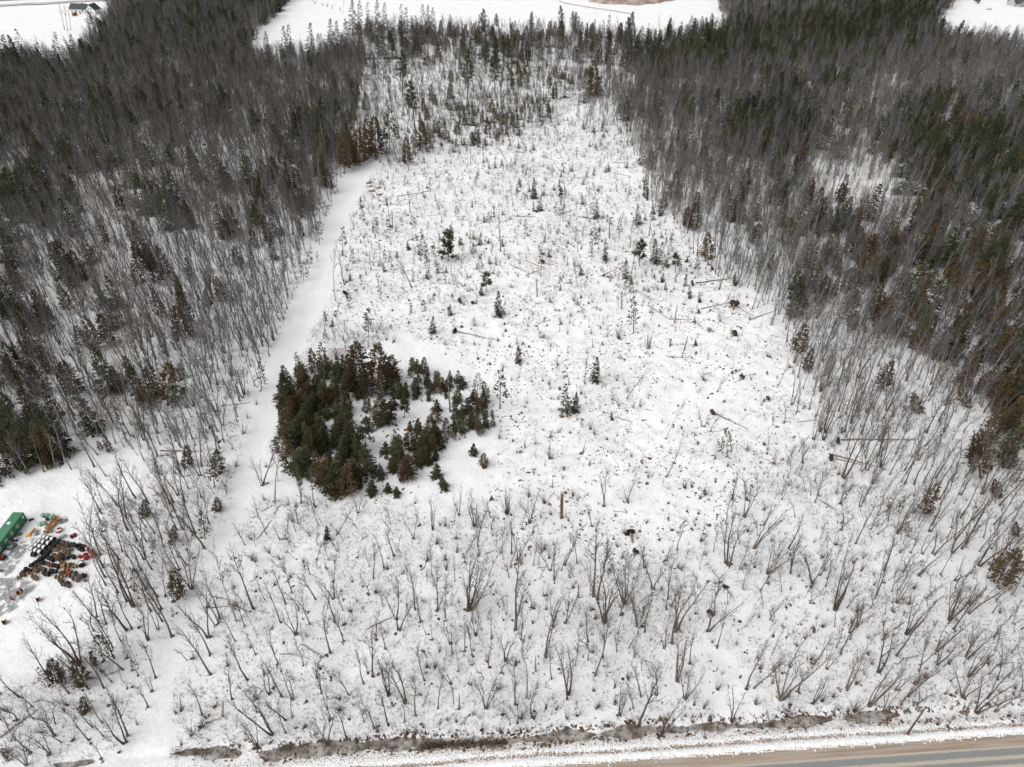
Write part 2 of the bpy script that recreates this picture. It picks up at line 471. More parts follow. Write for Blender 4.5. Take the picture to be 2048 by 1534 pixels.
m, n, l, b = new_mat("gravel")
b.inputs["Roughness"].default_value = 0.95; b.inputs["Specular IOR Level"].default_value = 0.1
mp = road_coord()
sc = n.new("ShaderNodeMapping"); sc.inputs["Scale"].default_value = (0.06, 1.6, 1); l.new(mp.outputs[0], sc.inputs["Vector"])
class TC: pass
tc = TC(); tc.outputs = {"Object": sc.outputs[0]}
g1 = noise(1.0, 6, 0.6)
tc.outputs = {"Object": mp.outputs[0]}
gc = mixc(step(g1, 0.38, 0.62), (0.30, 0.235, 0.18), (0.41, 0.345, 0.28))
gc = mixc(math_('MULTIPLY', step(noise(7, 4), 0.5, 0.75), 0.5), gc, (0.22, 0.17, 0.13))
l.new(gc, b.inputs["Base Color"])
M['gravel'] = m
m, n, l, b = new_mat("asphalt")
b.inputs["Roughness"].default_value = 0.85; b.inputs["Specular IOR Level"].default_value = 0.25
mp = road_coord()
sep = n.new("ShaderNodeSeparateXYZ"); l.new(mp.outputs[0], sep.inputs[0])
tc.outputs = {"Object": mp.outputs[0]}
dd = math_('ADD', math_('MULTIPLY', sep.outputs[1], -1.0), math_('MULTIPLY', math_('SUBTRACT', noise(0.5, 5), 0.5), 0.55))
sand = None
for cen, wid in ((1.95, 0.28), (3.75, 0.32), (5.25, 0.30), (6.95, 0.28), (8.6, 0.30)):
    q = math_('SUBTRACT', 1.0, math_('DIVIDE', math_('ABSOLUTE', math_('SUBTRACT', dd, cen), 0.0), wid * 1.7), True)
    sand = q if sand is None else math_('MAXIMUM', sand, q)
ac = mixc(step(noise(9, 4), 0.35, 0.7), (0.20, 0.215, 0.21), (0.27, 0.28, 0.272))
ac = mixc(step(sand, 0.05, 0.75), ac, (0.46, 0.40, 0.335))
l.new(ac, b.inputs["Base Color"])
M['asphalt'] = m
road_strip("road_shoulder", -0.05, 11.2, -0.010, M['gravel'])
road_strip("road", 1.85, 9.2, -0.004, M['asphalt'])

# ------------------------------------------------------------------ plant generators
def curve_path(p0, d0, L, n, wob, upk=0.0):
    pts = [np.asarray(p0, float)]; d = nrm(d0)
    for i in range(n):
        d = nrm(d + rng.normal(0, wob, 3) + np.array([0, 0, upk]))
        pts.append(pts[-1] + d * L / n)
    return pts

def along(pts, t):
    f = t * (len(pts) - 1); i = min(int(f), len(pts) - 2); k = f - i
    return pts[i] * (1 - k) + pts[i + 1] * k, nrm(pts[i + 1] - pts[i])

def side_dir(d, ang, az):
    d = nrm(d)
    ref = np.array([0, 0, 1.0]) if abs(d[2]) < 0.95 else np.array([1.0, 0, 0])
    u = nrm(cross(d, ref)); w = cross(d, u)
    return nrm(d * math.cos(ang) + (u * math.cos(az) + w * math.sin(az)) * math.sin(ang))

def gen_bare(Ht, stems, rb, cs, spread, n1, n2, n3, wob=0.07, bend=0.0, tw=0.015):
    T, C = MB(), MB()
    for s in range(stems):
        az = 2 * math.pi * (s + rng.uniform(-.2, .2)) / stems
        out = 0.0 if stems == 1 else rng.uniform(0.05, 0.22)
        d = (math.cos(az) * out + bend, math.sin(az) * out, 1)
        hh = Ht * (1.0 if s == 0 else rng.uniform(0.7, 0.98))
        off = 0 if stems == 1 else rb * 1.1
        path = curve_path((math.cos(az) * off, math.sin(az) * off, -0.15), d, hh, 8, wob, 0.03 if stems == 1 else 0.05)
        r0 = rb * (1.0 if stems == 1 else rng.uniform(0.55, 0.9))
        rad = [r0 * (1.35 if i == 0 else 1.0) * (1 - 0.88 * (i / 8) ** 0.85) for i in range(9)]
        T.tube(path, rad, 6, tip=True)
        k1 = max(4, int(n1 if stems == 1 else n1 * 0.62))
        for b1 in range(k1):
            t = cs + (0.97 - cs) * (b1 + rng.uniform(0, 1)) / k1
            p, dd_ = along(path, t)
            rr = r0 * (1 - 0.88 * t ** 0.85)
            L1 = Ht * spread * (1 - 0.6 * (t - cs) / (1 - cs)) * rng.uniform(0.6, 1.2)
            br = curve_path(p, side_dir(dd_, rng.uniform(0.30, 0.72), rng.uniform(0, 6.28)), L1, 4, 0.12, 0.16)
            r1 = min(rr * 0.55, 0.012 + 0.016 * L1)
            C.tube(br, [r1 * (1 - 0.8 * i / 4) for i in range(5)], 4, tip=True)
            for b2 in range(n2):
                t2 = 0.25 + 0.75 * (b2 + rng.uniform(0, 1)) / n2
                p2, d2 = along(br, min(t2, 0.99))
                L2 = L1 * rng.uniform(0.25, 0.55) * (1.15 - 0.5 * t2)
                b_ = curve_path(p2, side_dir(d2, rng.uniform(0.4, 0.9), rng.uniform(0, 6.28)), L2, 2, 0.16, 0.12)
                C.tube(b_, [max(r1 * 0.38, tw * 1.2), max(r1 * 0.25, tw), tw * 0.5], 3, tip=True)
                for b3 in range(n3):
                    p3, d3 = along(b_, rng.uniform(0.2, 0.99))
                    L3 = rng.uniform(0.45, 1.25) * (Ht / 16) ** 0.5
                    C.tube([p3, p3 + side_dir(d3, rng.uniform(0.15, 0.6), rng.uniform(0, 6.28)) * L3 + np.array([0, 0, 0.22 * L3])], [tw, 0], 3, tip=True)
    return T, C

def gen_shrub(Ht, n, fan, tw=0.016, sub=6):
    T, C = MB(), MB()
    for s in range(n):
        az = rng.uniform(0, 6.28); a = abs(rng.normal(0, fan))
        d = (math.cos(az) * math.sin(a), math.sin(az) * math.sin(a), math.cos(a))
        L = Ht * rng.uniform(0.45, 1.0)
        o = rng.uniform(0, 0.22)
        path = curve_path((math.cos(az) * o, math.sin(az) * o, -0.1), d, L, 4, 0.09, 0.03)
        r = rng.uniform(0.014, 0.03)
        T.tube(path, [r, r * .8, r * .6, r * .45, 0.004], 3, tip=True)
        for k in range(sub):
            p, dd_ = along(path, rng.uniform(0.3, 0.98))
            L2 = L * rng.uniform(0.12, 0.34)
            q = p + side_dir(dd_, rng.uniform(0.3, 0.8), rng.uniform(0, 6.28)) * L2
            C.tube([p, q], [tw * .8, 0], 3, tip=True)
            for j in range(2):
                k3 = rng.uniform(.3, .9)
                p3 = p * (1 - k3) + q * k3
                C.tube([p3, p3 + side_dir(q - p, .6, rng.uniform(0, 6.28)) * L2 * .5], [tw * .55, 0], 3, tip=True)
    return T, C

def gen_spruce(Ht, R, dens=1.0, prof=0.85, gap=0.0, base=0.06):
    T, C = MB(), MB()
    T.tube([(0, 0, -0.15), (0, 0, Ht * .5), (0, 0, Ht)], [Ht * 0.016, Ht * 0.009, 0.01], 6, tip=True)
    lev = int(Ht / 0.36)
    for i in range(lev):
        t = base + (1 - base) * (i + 0.5) / lev
        z = Ht * t
        rr = R * (1 - t) ** prof + 0.12
        nb = max(4, int((5 + 4 * (1 - t)) * dens))
        for b1 in range(nb):
            if rng.uniform() < gap: continue
            az = rng.uniform(0, 6.28)
            L = rr * rng.uniform(0.5, 1.3)
            el = -0.28 + 0.75 * t + rng.normal(0, 0.1)
            d = np.array([math.cos(az) * math.cos(el), math.sin(az) * math.cos(el), math.sin(el)])
            p0 = np.array([0, 0, z + rng.uniform(-.1, .1)])
            e = p0 + d * L + np.array([0, 0, -0.08 * L])
            C.tube([p0, e], [0.03, 0.004], 3, tip=True)
            ns = max(3, int(L / 0.26 * dens))
            for k in range(ns):
                q = 0.22 + 0.78 * (k + rng.uniform(0, 1)) / ns
                pp = p0 * (1 - q) + e * q
                sd_ = 1 if k % 2 else -1
                s = np.array([-math.sin(az), math.cos(az), 0]) * sd_
                dd_ = nrm(d * 0.75 + s * rng.uniform(.4, .9) + np.array([0, 0, -0.15 + rng.normal(0, .15)]))
                C.blade(pp, dd_, rng.uniform(0.45, 0.85) * (0.6 + 0.5 * L / R), rng.uniform(0.13, 0.22))
            C.blade(e - d * .3, d, 0.6, 0.15)
    C.blade((0, 0, Ht - .5), (0, 0, 1), 0.75, 0.06, (1, 0, 0), 0.8)
    return T, C

def gen_cedar(Ht, R, dens=1.0, base=0.05, gap=0.0, bl=0.52, bw=0.135):
    T, C = MB(), MB()
    T.tube(curve_path((0, 0, -0.15), (0, 0, 1), Ht * .96, 4, 0.02), [Ht * 0.014, Ht * .011, Ht * .008, Ht * .005, 0.01], 6, tip=True)
    lev = int(Ht / 0.42)
    for i in range(lev):
        t = base + (1 - base) * (i + 0.5) / lev
        z = Ht * t
        rr = R * (math.sin(math.pi * min(1, (1 - t) * 0.62 + 0.02)) ** 0.8) + 0.1
        nb = max(3, int((7 + 3 * (1 - t)) * dens))
        for b1 in range(nb):
            if rng.uniform() < gap: continue
            az = rng.uniform(0, 6.28)
            L = rr * rng.uniform(0.55, 1.2)
            el = 0.15 + 0.5 * t + rng.normal(0, .15)
            d = np.array([math.cos(az) * math.cos(el), math.sin(az) * math.cos(el), math.sin(el)])
            p0 = np.array([0, 0, z])
            e = p0 + d * L
            C.tube([p0, e], [0.022, 0.004], 3, tip=True)
            for k in range(max(2, int(L / 0.26))):
                q = rng.uniform(0.35, 1.0)
                pp = p0 * (1 - q) + e * q
                dd_ = nrm(d + rng.normal(0, .55, 3) + np.array([0, 0, .35]))
                C.blade(pp, dd_, rng.uniform(.65, 1.25) * bl, rng.uniform(.7, 1.3) * bw, (math.cos(az + 1.57), math.sin(az + 1.57), 0))
    for k in range(4):
        C.blade((0, 0, Ht * .96 - .2 * k), (rng.normal(0, .25), rng.normal(0, .25), 1), .55, .08, (1, 0, 0))
    return T, C

def gen_pine(Ht, R, base=0.45, dens=1.0):
    T, C = MB(), MB()
    path = curve_path((0, 0, -0.2), (0, 0, 1), Ht, 6, 0.015)
    T.tube(path, [Ht * .0145 * (1 - .85 * i / 6) for i in range(7)], 7, tip=True)
    lev = int(Ht * (1 - base) / 0.9)
    for i in range(lev):
        t = base + (0.98 - base) * (i + .5) / lev
        u = (t - base) / (1 - base)
        rr = R * (0.55 + 0.65 * math.sin(math.pi * min(1, u * .8 + .15))) * (1 - .75 * u ** 2)
        for b1 in range(int(5 * dens) + (i % 2)):
            az = rng.uniform(0, 6.28); L = rr * rng.uniform(.45, 1.15)
            el = 0.05 + .5 * u + rng.normal(0, .12)
            d = np.array([math.cos(az) * math.cos(el), math.sin(az) * math.cos(el), math.sin(el)])
            p0, _ = along(path, t)
            br = curve_path(p0, d, L, 3, .08, .08)
            C.tube(br, [.05, .035, .02, .006], 3, tip=True)
            for k in range(int(7 * L / R * 2.2) + 3):
                pp, _ = along(br, rng.uniform(.35, .99))
                pp = pp + rng.normal(0, .22, 3)
                for j in range(3):
                    C.blade(pp, nrm(d + rng.normal(0, .7, 3) + np.array([0, 0, .45])), rng.uniform(.35, .65), rng.uniform(.09, .16))
    return T, C

def gen_snag(Ht, rb):
    T, C = MB(), MB()
    T.tube(curve_path((0, 0, -.15), (0, 0, 1), Ht, 4, .03), [rb * 1.25, rb, rb * .85, rb * .7, rb * .5], 6, cap=True)
    for k in range(3):
        a = rng.uniform(0, 6.28)
        C.tube([(math.cos(a) * rb * .3, math.sin(a) * rb * .3, Ht * .98), (math.cos(a) * rb * .4, math.sin(a) * rb * .4, Ht * rng.uniform(1.03, 1.1))], [rb * .25, 0], 3, tip=True)
    for k in range(7):
        z = Ht * rng.uniform(.35, .95); a = rng.uniform(0, 6.28); L = rng.uniform(.25, .9)
        C.tube([(0, 0, z), (math.cos(a) * L, math.sin(a) * L, z + L * rng.uniform(-.1, .5))], [rb * .18, 0], 3, tip=True)
    return T, C

VAR = {}      # kind -> list of (proto height, trunk mesh, crown mesh, whole mesh for the woods)
def add_kind(kind, gens, tm, cm, far=None):
    lst = []
    for i, gn in enumerate(gens):
        hh, (T, C) = gn[0], gn[1]
        T2_, C2_ = gn[2] if len(gn) > 2 else (T, C)
        lst.append((hh, T.mesh(kind + "_trunk", tm(i), True), C.mesh(kind + "_crown", cm(i)),
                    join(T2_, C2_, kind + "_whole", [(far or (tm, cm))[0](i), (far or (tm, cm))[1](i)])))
    VAR[kind] = lst
def pair(Ht, stems, rb, cs, sp, n1, n2, n3, wob=.07, bend=0., tw=.019):
    """one form for the near trees, with many fine twigs, and one for the woods"""
    return (Ht, gen_bare(Ht, stems, rb, cs, sp, n1, n2, n3, wob, bend, tw), gen_bare(Ht, stems, rb * 1.1, cs * .92, sp * 1.45, n1, max(4, n2 - 1), max(6, n3 - 3), wob, bend, tw * 1.75))

B, TW = M['bark'], M['twig']
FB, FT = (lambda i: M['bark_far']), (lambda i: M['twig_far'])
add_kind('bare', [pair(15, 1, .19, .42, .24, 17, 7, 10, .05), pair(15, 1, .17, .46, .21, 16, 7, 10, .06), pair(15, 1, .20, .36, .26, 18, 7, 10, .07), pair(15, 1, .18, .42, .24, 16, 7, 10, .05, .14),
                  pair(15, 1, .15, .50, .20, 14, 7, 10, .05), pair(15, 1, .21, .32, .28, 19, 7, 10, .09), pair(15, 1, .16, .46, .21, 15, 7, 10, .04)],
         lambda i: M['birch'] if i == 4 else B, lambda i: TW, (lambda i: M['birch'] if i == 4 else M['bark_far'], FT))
add_kind('multi', [pair(13, 2, .18, .34, .24, 17, 6, 9, .06), pair(13, 3, .17, .36, .22, 16, 6, 8, .06), pair(13, 4, .16, .38, .20, 15, 5, 8, .06), pair(13, 2, .19, .3, .26, 18, 6, 9, .08), pair(13, 5, .14, .38, .19, 14, 5, 8, .06)],
         lambda i: B, lambda i: TW, (FB, FT))
add_kind('small', [pair(8, 1, .11, .3, .30, 15, 6, 9, .08, 0, .016), pair(8, 1, .10, .36, .27, 13, 6, 9, .09, .12, .016), pair(8, 2, .10, .3, .26, 15, 5, 9, .08, 0, .016), pair(8, 1, .12, .22, .32, 17, 6, 9, .10, 0, .016)],
         lambda i: B, lambda i: TW, (FB, FT))
add_kind('shrub', [(4, gen_shrub(4, 16, .22)), (4, gen_shrub(4, 24, .30)), (4, gen_shrub(4, 11, .16)), (4, gen_shrub(4, 32, .42)), (4, gen_shrub(4, 15, .35)), (4, gen_shrub(4, 8, .12))], lambda i: M['shrub'], lambda i: M['shrub'])
add_kind('spruce', [(10, gen_spruce(10, 2.7, .9, .85, .12)), (10, gen_spruce(10, 2.2, .95, .7, .15)), (10, gen_spruce(10, 3.1, 1.0, .95, .15)), (10, gen_spruce(10, 2.4, .8, .75, .22)), (10, gen_spruce(10, 1.8, .9, .6, .12))],
         lambda i: M['bark'], lambda i: M['spruce'])
add_kind('cedar', [(10, gen_cedar(10, 2.1, 1.3)), (10, gen_cedar(10, 1.8, 1.4)), (10, gen_cedar(10, 2.5, 1.4)), (10, gen_cedar(10, 1.9, 1.2, .15)), (10, gen_cedar(10, 1.5, 1.3))],
         lambda i: M['bark'], lambda i: M['cedar'])
add_kind('thin', [(7, gen_cedar(7, 1.3, .7, .2, .25, .40, .12)), (7, gen_cedar(7, 1.0, .65, .3, .25, .38, .12)), (7, gen_cedar(7, 1.4, .75, .15, .35, .42, .13)), (7, gen_cedar(7, 1.1, .65, .12, .2, .38, .12))],
         lambda i: M['bark'], lambda i: M['olive'])
add_kind('pine', [(24, gen_pine(24, 3.4, .42)), (24, gen_pine(24, 3.0, .5)), (24, gen_pine(24, 3.9, .3, 1.2))], lambda i: M['bark'], lambda i: M['pine'])
add_kind('ypine', [(8, gen_pine(8, 1.7, .3, .8)), (8, gen_pine(8, 1.5, .35, .9)), (8, gen_pine(8, 2.1, .12, 1.1))], lambda i: M['bark'], lambda i: M['pine'])
add_kind('snag', [(5, gen_snag(5, .13)), (5, gen_snag(5, .10)), (5, gen_snag(5, .17))], lambda i: M['dead'], lambda i: M['dead'])

# brown leaf rings and clods
LIT = []
for k in range(6):
    q = MB()
    for j in range(4):
        q.mound(rng.uniform(.14, .28), rng.uniform(.06, .14), 7, 2, .35, (rng.normal(0, .22), rng.normal(0, .22), 0))
    LIT.append(q.mesh("litter_clump", M['litter']))

# ------------------------------------------------------------------ collecting the plants
PL = []       # every plant: dict
def add_plant(kind, x, y, h, lean=(0, 0), traced=False, rz=None, var=None, wid=1.0):
    PL.append(dict(kind=kind, x=float(x), y=float(y), h=float(h), lean=lean, traced=traced, rz=float(rng.uniform(0, 6.28)) if rz is None else rz,
                   var=int(rng.integers(len(VAR[kind]))) if var is None else var, wid=wid))

def trace(tile, text):
    """bases and tops read off an enlarged piece of the photograph: 'kind bx by tx ty'"""
    ox, oy, s = tile
    for it in text.split(';'):
        w = it.split()
        if not w: continue
        kind = {'s': 'bare', 'd': 'multi', 'm': 'multi', 'b': 'shrub', 'p': 'snag', 'c': 'spruce', 'k': 'cedar', 't': 'thin', 'o': 'small', 'y': 'ypine', 'P': 'pine'}[w[0]]
        bx, by, tx, ty = [float(v) for v in w[1:5]]
        bx, by, tx, ty = ox + bx / s, oy + by / s, ox + tx / s, oy + ty / s
        x, y = gp(bx, by); x, y = float(x), float(y)
        _, _, zc = proj(x, y)
        vx_, vy_ = 1024 - bx, 767 + CAM_F / math.tan(CAM_P) - by          # towards the nadir point
        D = math.hypot(vx_, vy_); ux, uy = -vx_ / D, -vy_ / D
        along_ = (tx - bx) * ux + (ty - by) * uy
        side = (tx - bx) * -uy + (ty - by) * ux
        k = max(along_, 3) / D; k = k / (1 + k)
        h = k * float(zc) / SP
        dx = side * float(zc) / CAM_F
        ln = max(-.7, min(.7, dx / max(h, .5)))
        if kind in ('bare', 'multi', 'small'): h *= 1.16
        if kind == 'bare' and h < 9.5: kind = 'small'
        if kind == 'multi' and h < 6: kind = 'small'
        var = None
        if w[0] == 'd': var = int(rng.choice([0, 3])) if kind == 'multi' else 2
        elif w[0] == 'm' and kind == 'multi': var = int(rng.choice([1, 2, 4]))
        add_plant(kind, x, y, min(h, 30), (ln, 0), True, None, var, 1.28 if tile is Z6 and kind in ('spruce', 'cedar') else (.78 if kind == 'spruce' else 1.0))

T1, T2, T3, T4, T5 = (180, 980, 5.1125), (560, 960, 5.1125), (940, 960, 5.1125), (1320, 960, 5.1125), (1648, 960, 5.1125)
Z3, Z4, Z5, Z6, Z7, R8 = (0, 1180, 2.926), (700, 1180, 2.926), (1400, 1180, 3.16), (500, 650, 3.7236), (1000, 650, 3.7236), (1450, 750, 3.41)
UL, UR, SW = (600, 350, 4.096), (1050, 350, 4.096), (320, 700, 5.113)
trace(T1, "s 300 715 10 360;d 430 1190 60 560;s 375 1140 170 760;s 645 730 620 370;d 560 700 380 250;s 1075 440 900 0;s 1050 455 960 200;k 1310 205 1290 60;t 1175 490 1130 180;d 905 810 730 480;"
          "m 1035 995 900 520;k 900 1100 840 790;s 170 1370 0 1070;s 425 1410 240 1030;s 375 1430 80 980;s 45 1445 -100 1200;s 830 1490 560 1000;d 690 1420 600 1150;d 1205 1505 930 1080;s 1280 1390 1040 1000;"
          "s 1310 1345 1060 870;s 1325 1315 1165 830;s 1495 1335 1290 720;s 1665 1205 1470 660;s 1945 1345 1810 980;s 1580 1385 1480 1080;p 1940 505 1880 360;p 1890 130 1885 -10;s 545 1385 500 1080;"
          "k 560 280 540 60;t 850 1280 830 1190;s 775 1085 640 860;s 270 440 200 300;b 1690 730 1680 580;b 1800 850 1760 760;b 1990 500 1970 380;b 1690 1030 1680 960;m 590 1530 470 1180;t 450 960 440 760;t 640 640 640 480;k 850 520 850 330;t 160 420 130 260")
trace(Z3, "m 465 430 240 60;t 610 420 560 230;k 335 545 280 370;t 290 560 215 460;k 490 545 420 400;k 560 440 525 370;d 320 850 240 600;s 180 950 40 800;s 520 880 410 740;s 745 850 640 560;d 730 890 560 640;"
          "s 865 680 830 500;d 890 585 850 440;s 910 510 840 320;p 1055 685 1035 575;s 1230 490 1090 270;s 1230 375 1100 170;s 1445 525 1330 290;s 1495 375 1430 240;s 1625 435 1545 310;d 1575 605 1500 430;s 1550 485 1490 390;"
          "d 1710 640 1640 470;s 1775 440 1730 290;m 1730 255 1690 40;s 1930 365 1880 90;s 2010 295 1970 120;s 1880 600 1830 470;s 1935 510 1900 410;b 1980 635 1950 570;s 2040 610 2000 470;b 1990 700 1960 620;d 1930 760 1900 620;"
          "s 1710 740 1690 590;m 1590 845 1440 650;s 1180 725 1100 550;b 1255 680 1220 570;p 1300 735 1300 620;s 1355 635 1300 470;m 1500 910 1420 730;m 1910 900 1850 690;b 1735 810 1720 740;b 800 780 780 700;b 1060 700 1050 620;"
          "s 60 890 20 700;m 290 960 200 760;b 430 880 420 800;b 370 800 360 720;k 500 720 470 600;b 660 660 640 560;s 600 1000 560 860;b 1120 850 1100 740;b 1060 900 1040 800;b 1180 800 1170 690;b 1440 880 1420 760;b 1500 640 1480 560;s 100 760 20 600;"
          "b 1560 960 1550 880;b 1700 930 1680 850;b 1880 890 1860 820;b 700 950 690 880;b 1130 400 1120 320;b 1330 440 1310 350;m 150 1020 60 820")
trace(Z4, "s 130 505 100 270;s 150 295 130 160;d 285 235 265 -10;m 225 615 160 390;d 325 655 290 390;s 385 735 370 510;s 435 530 390 330;s 445 260 390 120;s 585 545 540 420;s 635 475 620 260;s 720 390 690 220;m 735 265 740 100;"
          "s 690 110 690 -40;s 710 115 750 -40;s 560 175 555 10;s 515 115 510 -10;d 585 315 570 180;s 225 795 180 600;s 140 810 100 670;s 320 770 310 630;m 795 690 800 480;s 965 670 940 470;s 1030 630 1060 290;m 910 410 900 230;"
          "s 885 485 900 360;s 830 280 820 130;s 970 230 975 -20;s 1000 290 1000 130;d 1140 385 1150 110;d 1190 215 1210 50;p 1085 470 1090 380;s 1180 515 1180 330;s 1235 480 1245 340;d 1280 605 1310 330;s 1260 190 1310 50;"
          "s 1395 300 1400 110;s 1435 495 1520 190;m 1485 190 1510 -20;s 1570 250 1620 50;s 1585 145 1600 40;m 1605 75 1610 -40;s 1665 380 1690 60;s 1685 215 1700 10;b 1550 565 1560 430;m 1575 730 1600 550;s 1690 790 1730 500;"
          "s 1800 610 1830 450;d 1840 335 1840 140;s 1885 315 1960 -10;m 1915 530 1980 280;m 1960 635 2030 430;s 2015 670 2048 550;b 1550 660 1560 580;b 995 755 1000 610;b 1145 690 1150 610;b 1270 750 1290 640;b 1330 735 1340 630;"
          "p 640 700 640 610;s 815 455 800 310;m 1820 850 1890 670;b 1040 830 1040 760;b 1475 870 1480 800;b 1800 850 1810 760;b 1570 820 1570 750;b 430 800 430 740;b 530 780 530 730;b 620 770 620 720;b 160 830 150 760;b 40 880 30 800;"
          "b 720 730 720 680;s 480 285 470 120;s 205 345 190 220;s 675 355 670 230;b 1060 110 1080 10;b 450 450 440 360;b 800 420 800 320;s 1990 420 2010 250;b 500 450 500 370;b 1420 360 1430 300;b 900 730 890 660;s 100 480 80 380")
trace(Z5, "d 50 260 180 70;s 110 360 160 170;s 290 630 400 370;m 515 690 640 310;s 490 680 540 390;s 715 475 870 330;s 700 75 720 -20;d 850 115 910 -60;s 890 395 1010 140;m 945 270 1040 90;d 800 500 880 370;d 930 630 1100 370;"
          "s 970 560 1060 290;d 1130 525 1280 240;s 1240 415 1380 170;m 1305 275 1480 60;s 1215 130 1270 10;s 1240 75 1290 -40;s 1330 85 1350 -20;m 1495 385 1640 190;m 1500 470 1640 270;m 1575 190 1700 -20;s 1605 245 1740 40;"
          "d 1690 425 1880 190;m 1710 85 1800 -40;m 1700 545 1860 370;m 1660 680 1760 380;s 1690 745 1800 630;m 1750 770 1960 510;s 1985 210 2048 120;s 1395 475 1470 340;b 1420 555 1500 480;m 715 720 820 570;m 1070 730 1250 480;"
          "m 1160 765 1260 610;d 1240 635 1380 470;s 1235 760 1330 720;s 1375 720 1460 600;b 110 630 170 530;m 200 820 270 640;b 235 850 250 780;b 450 850 500 740;b 350 720 390 630;b 60 820 90 720;s 30 940 60 840;b 975 760 1040 620;"
          "s 1580 575 1610 470;s 2030 410 2048 330;b 460 290 490 220;b 550 300 570 230;b 720 270 740 200;b 620 840 630 760;b 1560 860 1590 770;b 1500 850 1530 780;b 2030 830 2048 720;b 1950 800 1990 700;b 1640 880 1660 800;m 2040 640 2100 420;"
          "b 840 680 870 600;b 1990 620 2010 560;s 1880 560 1960 400;b 650 790 670 720;d 1870 760 2000 600;b 380 500 400 400;b 560 480 590 380;s 620 640 700 470")
trace(T2, "s 215 235 185 0;d 795 330 815 0;s 590 545 740 180;s 360 280 330 60;s 1160 770 1090 430;d 1365 600 1280 320;m 1560 510 1540 240;s 1060 890 960 590;s 1380 1320 1360 940;s 1455 900 1600 690;s 1610 1325 1590 860;s 1695 1435 1680 1060;"
          "m 1925 1330 1950 760;d 1955 1330 2045 1060;d 545 1210 430 860;s 190 1325 140 1080;s 640 1215 610 1080;s 905 1170 885 940;s 1190 1420 1180 1020;s 1435 1450 1400 1160;s 65 605 30 430;c 480 600 470 455;s 1890 840 1880 610;s 1780 420 1770 250;"
          "m 1830 350 1800 110;m 1985 465 1960 160;b 1690 465 1690 330;s 1295 1260 1220 1110;s 375 810 370 640;s 540 1035 510 860;b 1380 230 1380 90;b 800 780 800 690;b 240 840 220 740;b 1100 900 1080 800;b 1650 700 1660 560;b 1700 900 1720 720;"
          "b 1500 980 1500 850;b 980 1150 980 1010;b 1250 950 1240 830;b 1600 650 1620 500;b 470 900 450 720;b 1690 1110 1690 960;b 100 990 90 900;b 280 1350 270 1250;b 660 1480 660 1330;b 1800 600 1800 480;b 1430 470 1430 360")
trace(T3, "b 45 465 20 270;m 380 350 360 80;d 610 430 600 140;b 765 230 760 90;p 935 385 940 120;p 845 65 850 -10;b 1055 150 1060 80;s 1370 265 1385 -20;s 1615 225 1640 10;s 1245 460 1270 220;s 725 710 720 440;d 490 800 480 420;s 425 745 410 370;"
          "d 820 925 820 580;s 965 870 1080 540;p 1110 1190 1110 1050;b 765 1180 760 1000;s 1260 1180 1270 540;s 1305 1215 1430 660;m 1575 1260 1600 760;m 1375 1450 1420 960;d 1875 1110 1940 690;p 1780 880 1780 680;s 975 1460 1080 1170;s 465 1520 480 780;"
          "d 840 1490 870 1170;s 645 1310 680 1120;s 1545 1380 1550 1200;m 1720 1500 1740 1080;d 10 1330 220 880;b 610 1070 610 970;b 320 740 310 600;b 1240 1330 1220 1200;s 210 370 110 170;b 760 700 770 560;b 1500 670 1510 580;b 1050 1090 1050 960")
trace(T4, "b 250 85 250 0;b 465 155 480 20;d 735 205 770 -10;s 890 195 930 -10;d 1245 200 1290 20;b 1405 80 1430 10;m 1615 160 1640 -10;d 1845 235 1950 -10;s 860 385 1010 70;d 1055 460 1200 210;m 965 695 1180 320;s 670 850 690 420;"
          "s 690 870 770 360;s 705 880 880 410;m 1095 960 1340 620;d 1555 1050 1560 540;s 1560 1050 1720 770;s 1700 1010 1900 670;m 1790 1325 2000 780;s 1640 975 1740 690;s 1535 1255 1580 1070;m 165 1530 250 980;s 115 1290 170 1030;d 500 1530 720 1230;"
          "s 1850 510 1950 300;b 1710 435 1720 370;s 95 410 110 300;b 450 495 460 410;b 460 760 470 690;b 860 870 880 800;b 1290 1300 1300 1180;b 1010 1395 1020 1320;b 1090 1060 1100 960;b 860 380 870 240;b 570 1060 560 960;b 1440 1480 1440 1380;b 1250 1500 1250 1420;b 1560 1530 1570 1400")
trace(T5, "d 165 235 260 -10;d 370 275 470 -10;d 545 365 720 140;s 635 330 840 110;m 750 545 900 220;s 175 510 280 280;s 480 500 530 350;s 550 555 680 320;s 935 615 1080 350;d 1080 525 1230 210;s 890 740 1040 590;d 1005 750 1120 470;d 1120 755 1340 340;"
          "m 970 970 1140 750;s 975 965 1270 740;s 1190 965 1330 710;m 1410 695 1560 480;d 1345 1020 1520 780;s 1465 980 1600 810;d 740 1250 880 950;s 1050 1200 1180 970;m 1280 1435 1480 1040;m 1490 1260 1640 980;m 1485 1355 1760 1060;s 1765 1220 1880 1000;"
          "s 1935 1460 2040 1260;s 695 1340 740 1240;s 880 1260 960 1100;b 610 1050 640 930;s 885 1530 1200 1230;m 340 1500 430 1200;s 920 150 990 -10;d 1065 135 1110 -10;s 1180 380 1290 230;s 1305 480 1420 280;s 1835 445 1960 250;s 1550 275 1640 120;"
          "s 1900 705 2030 510;s 1945 770 2045 590;s 805 930 880 720;s 600 180 660 10;s 680 185 760 -10;s 1720 700 1880 440;s 1690 920 1840 590;s 1840 760 1960 590;t 860 560 870 380;t 1530 1000 1560 830;k 1740 150 1760 -60;k 1960 560 1980 370;b 300 840 330 700")
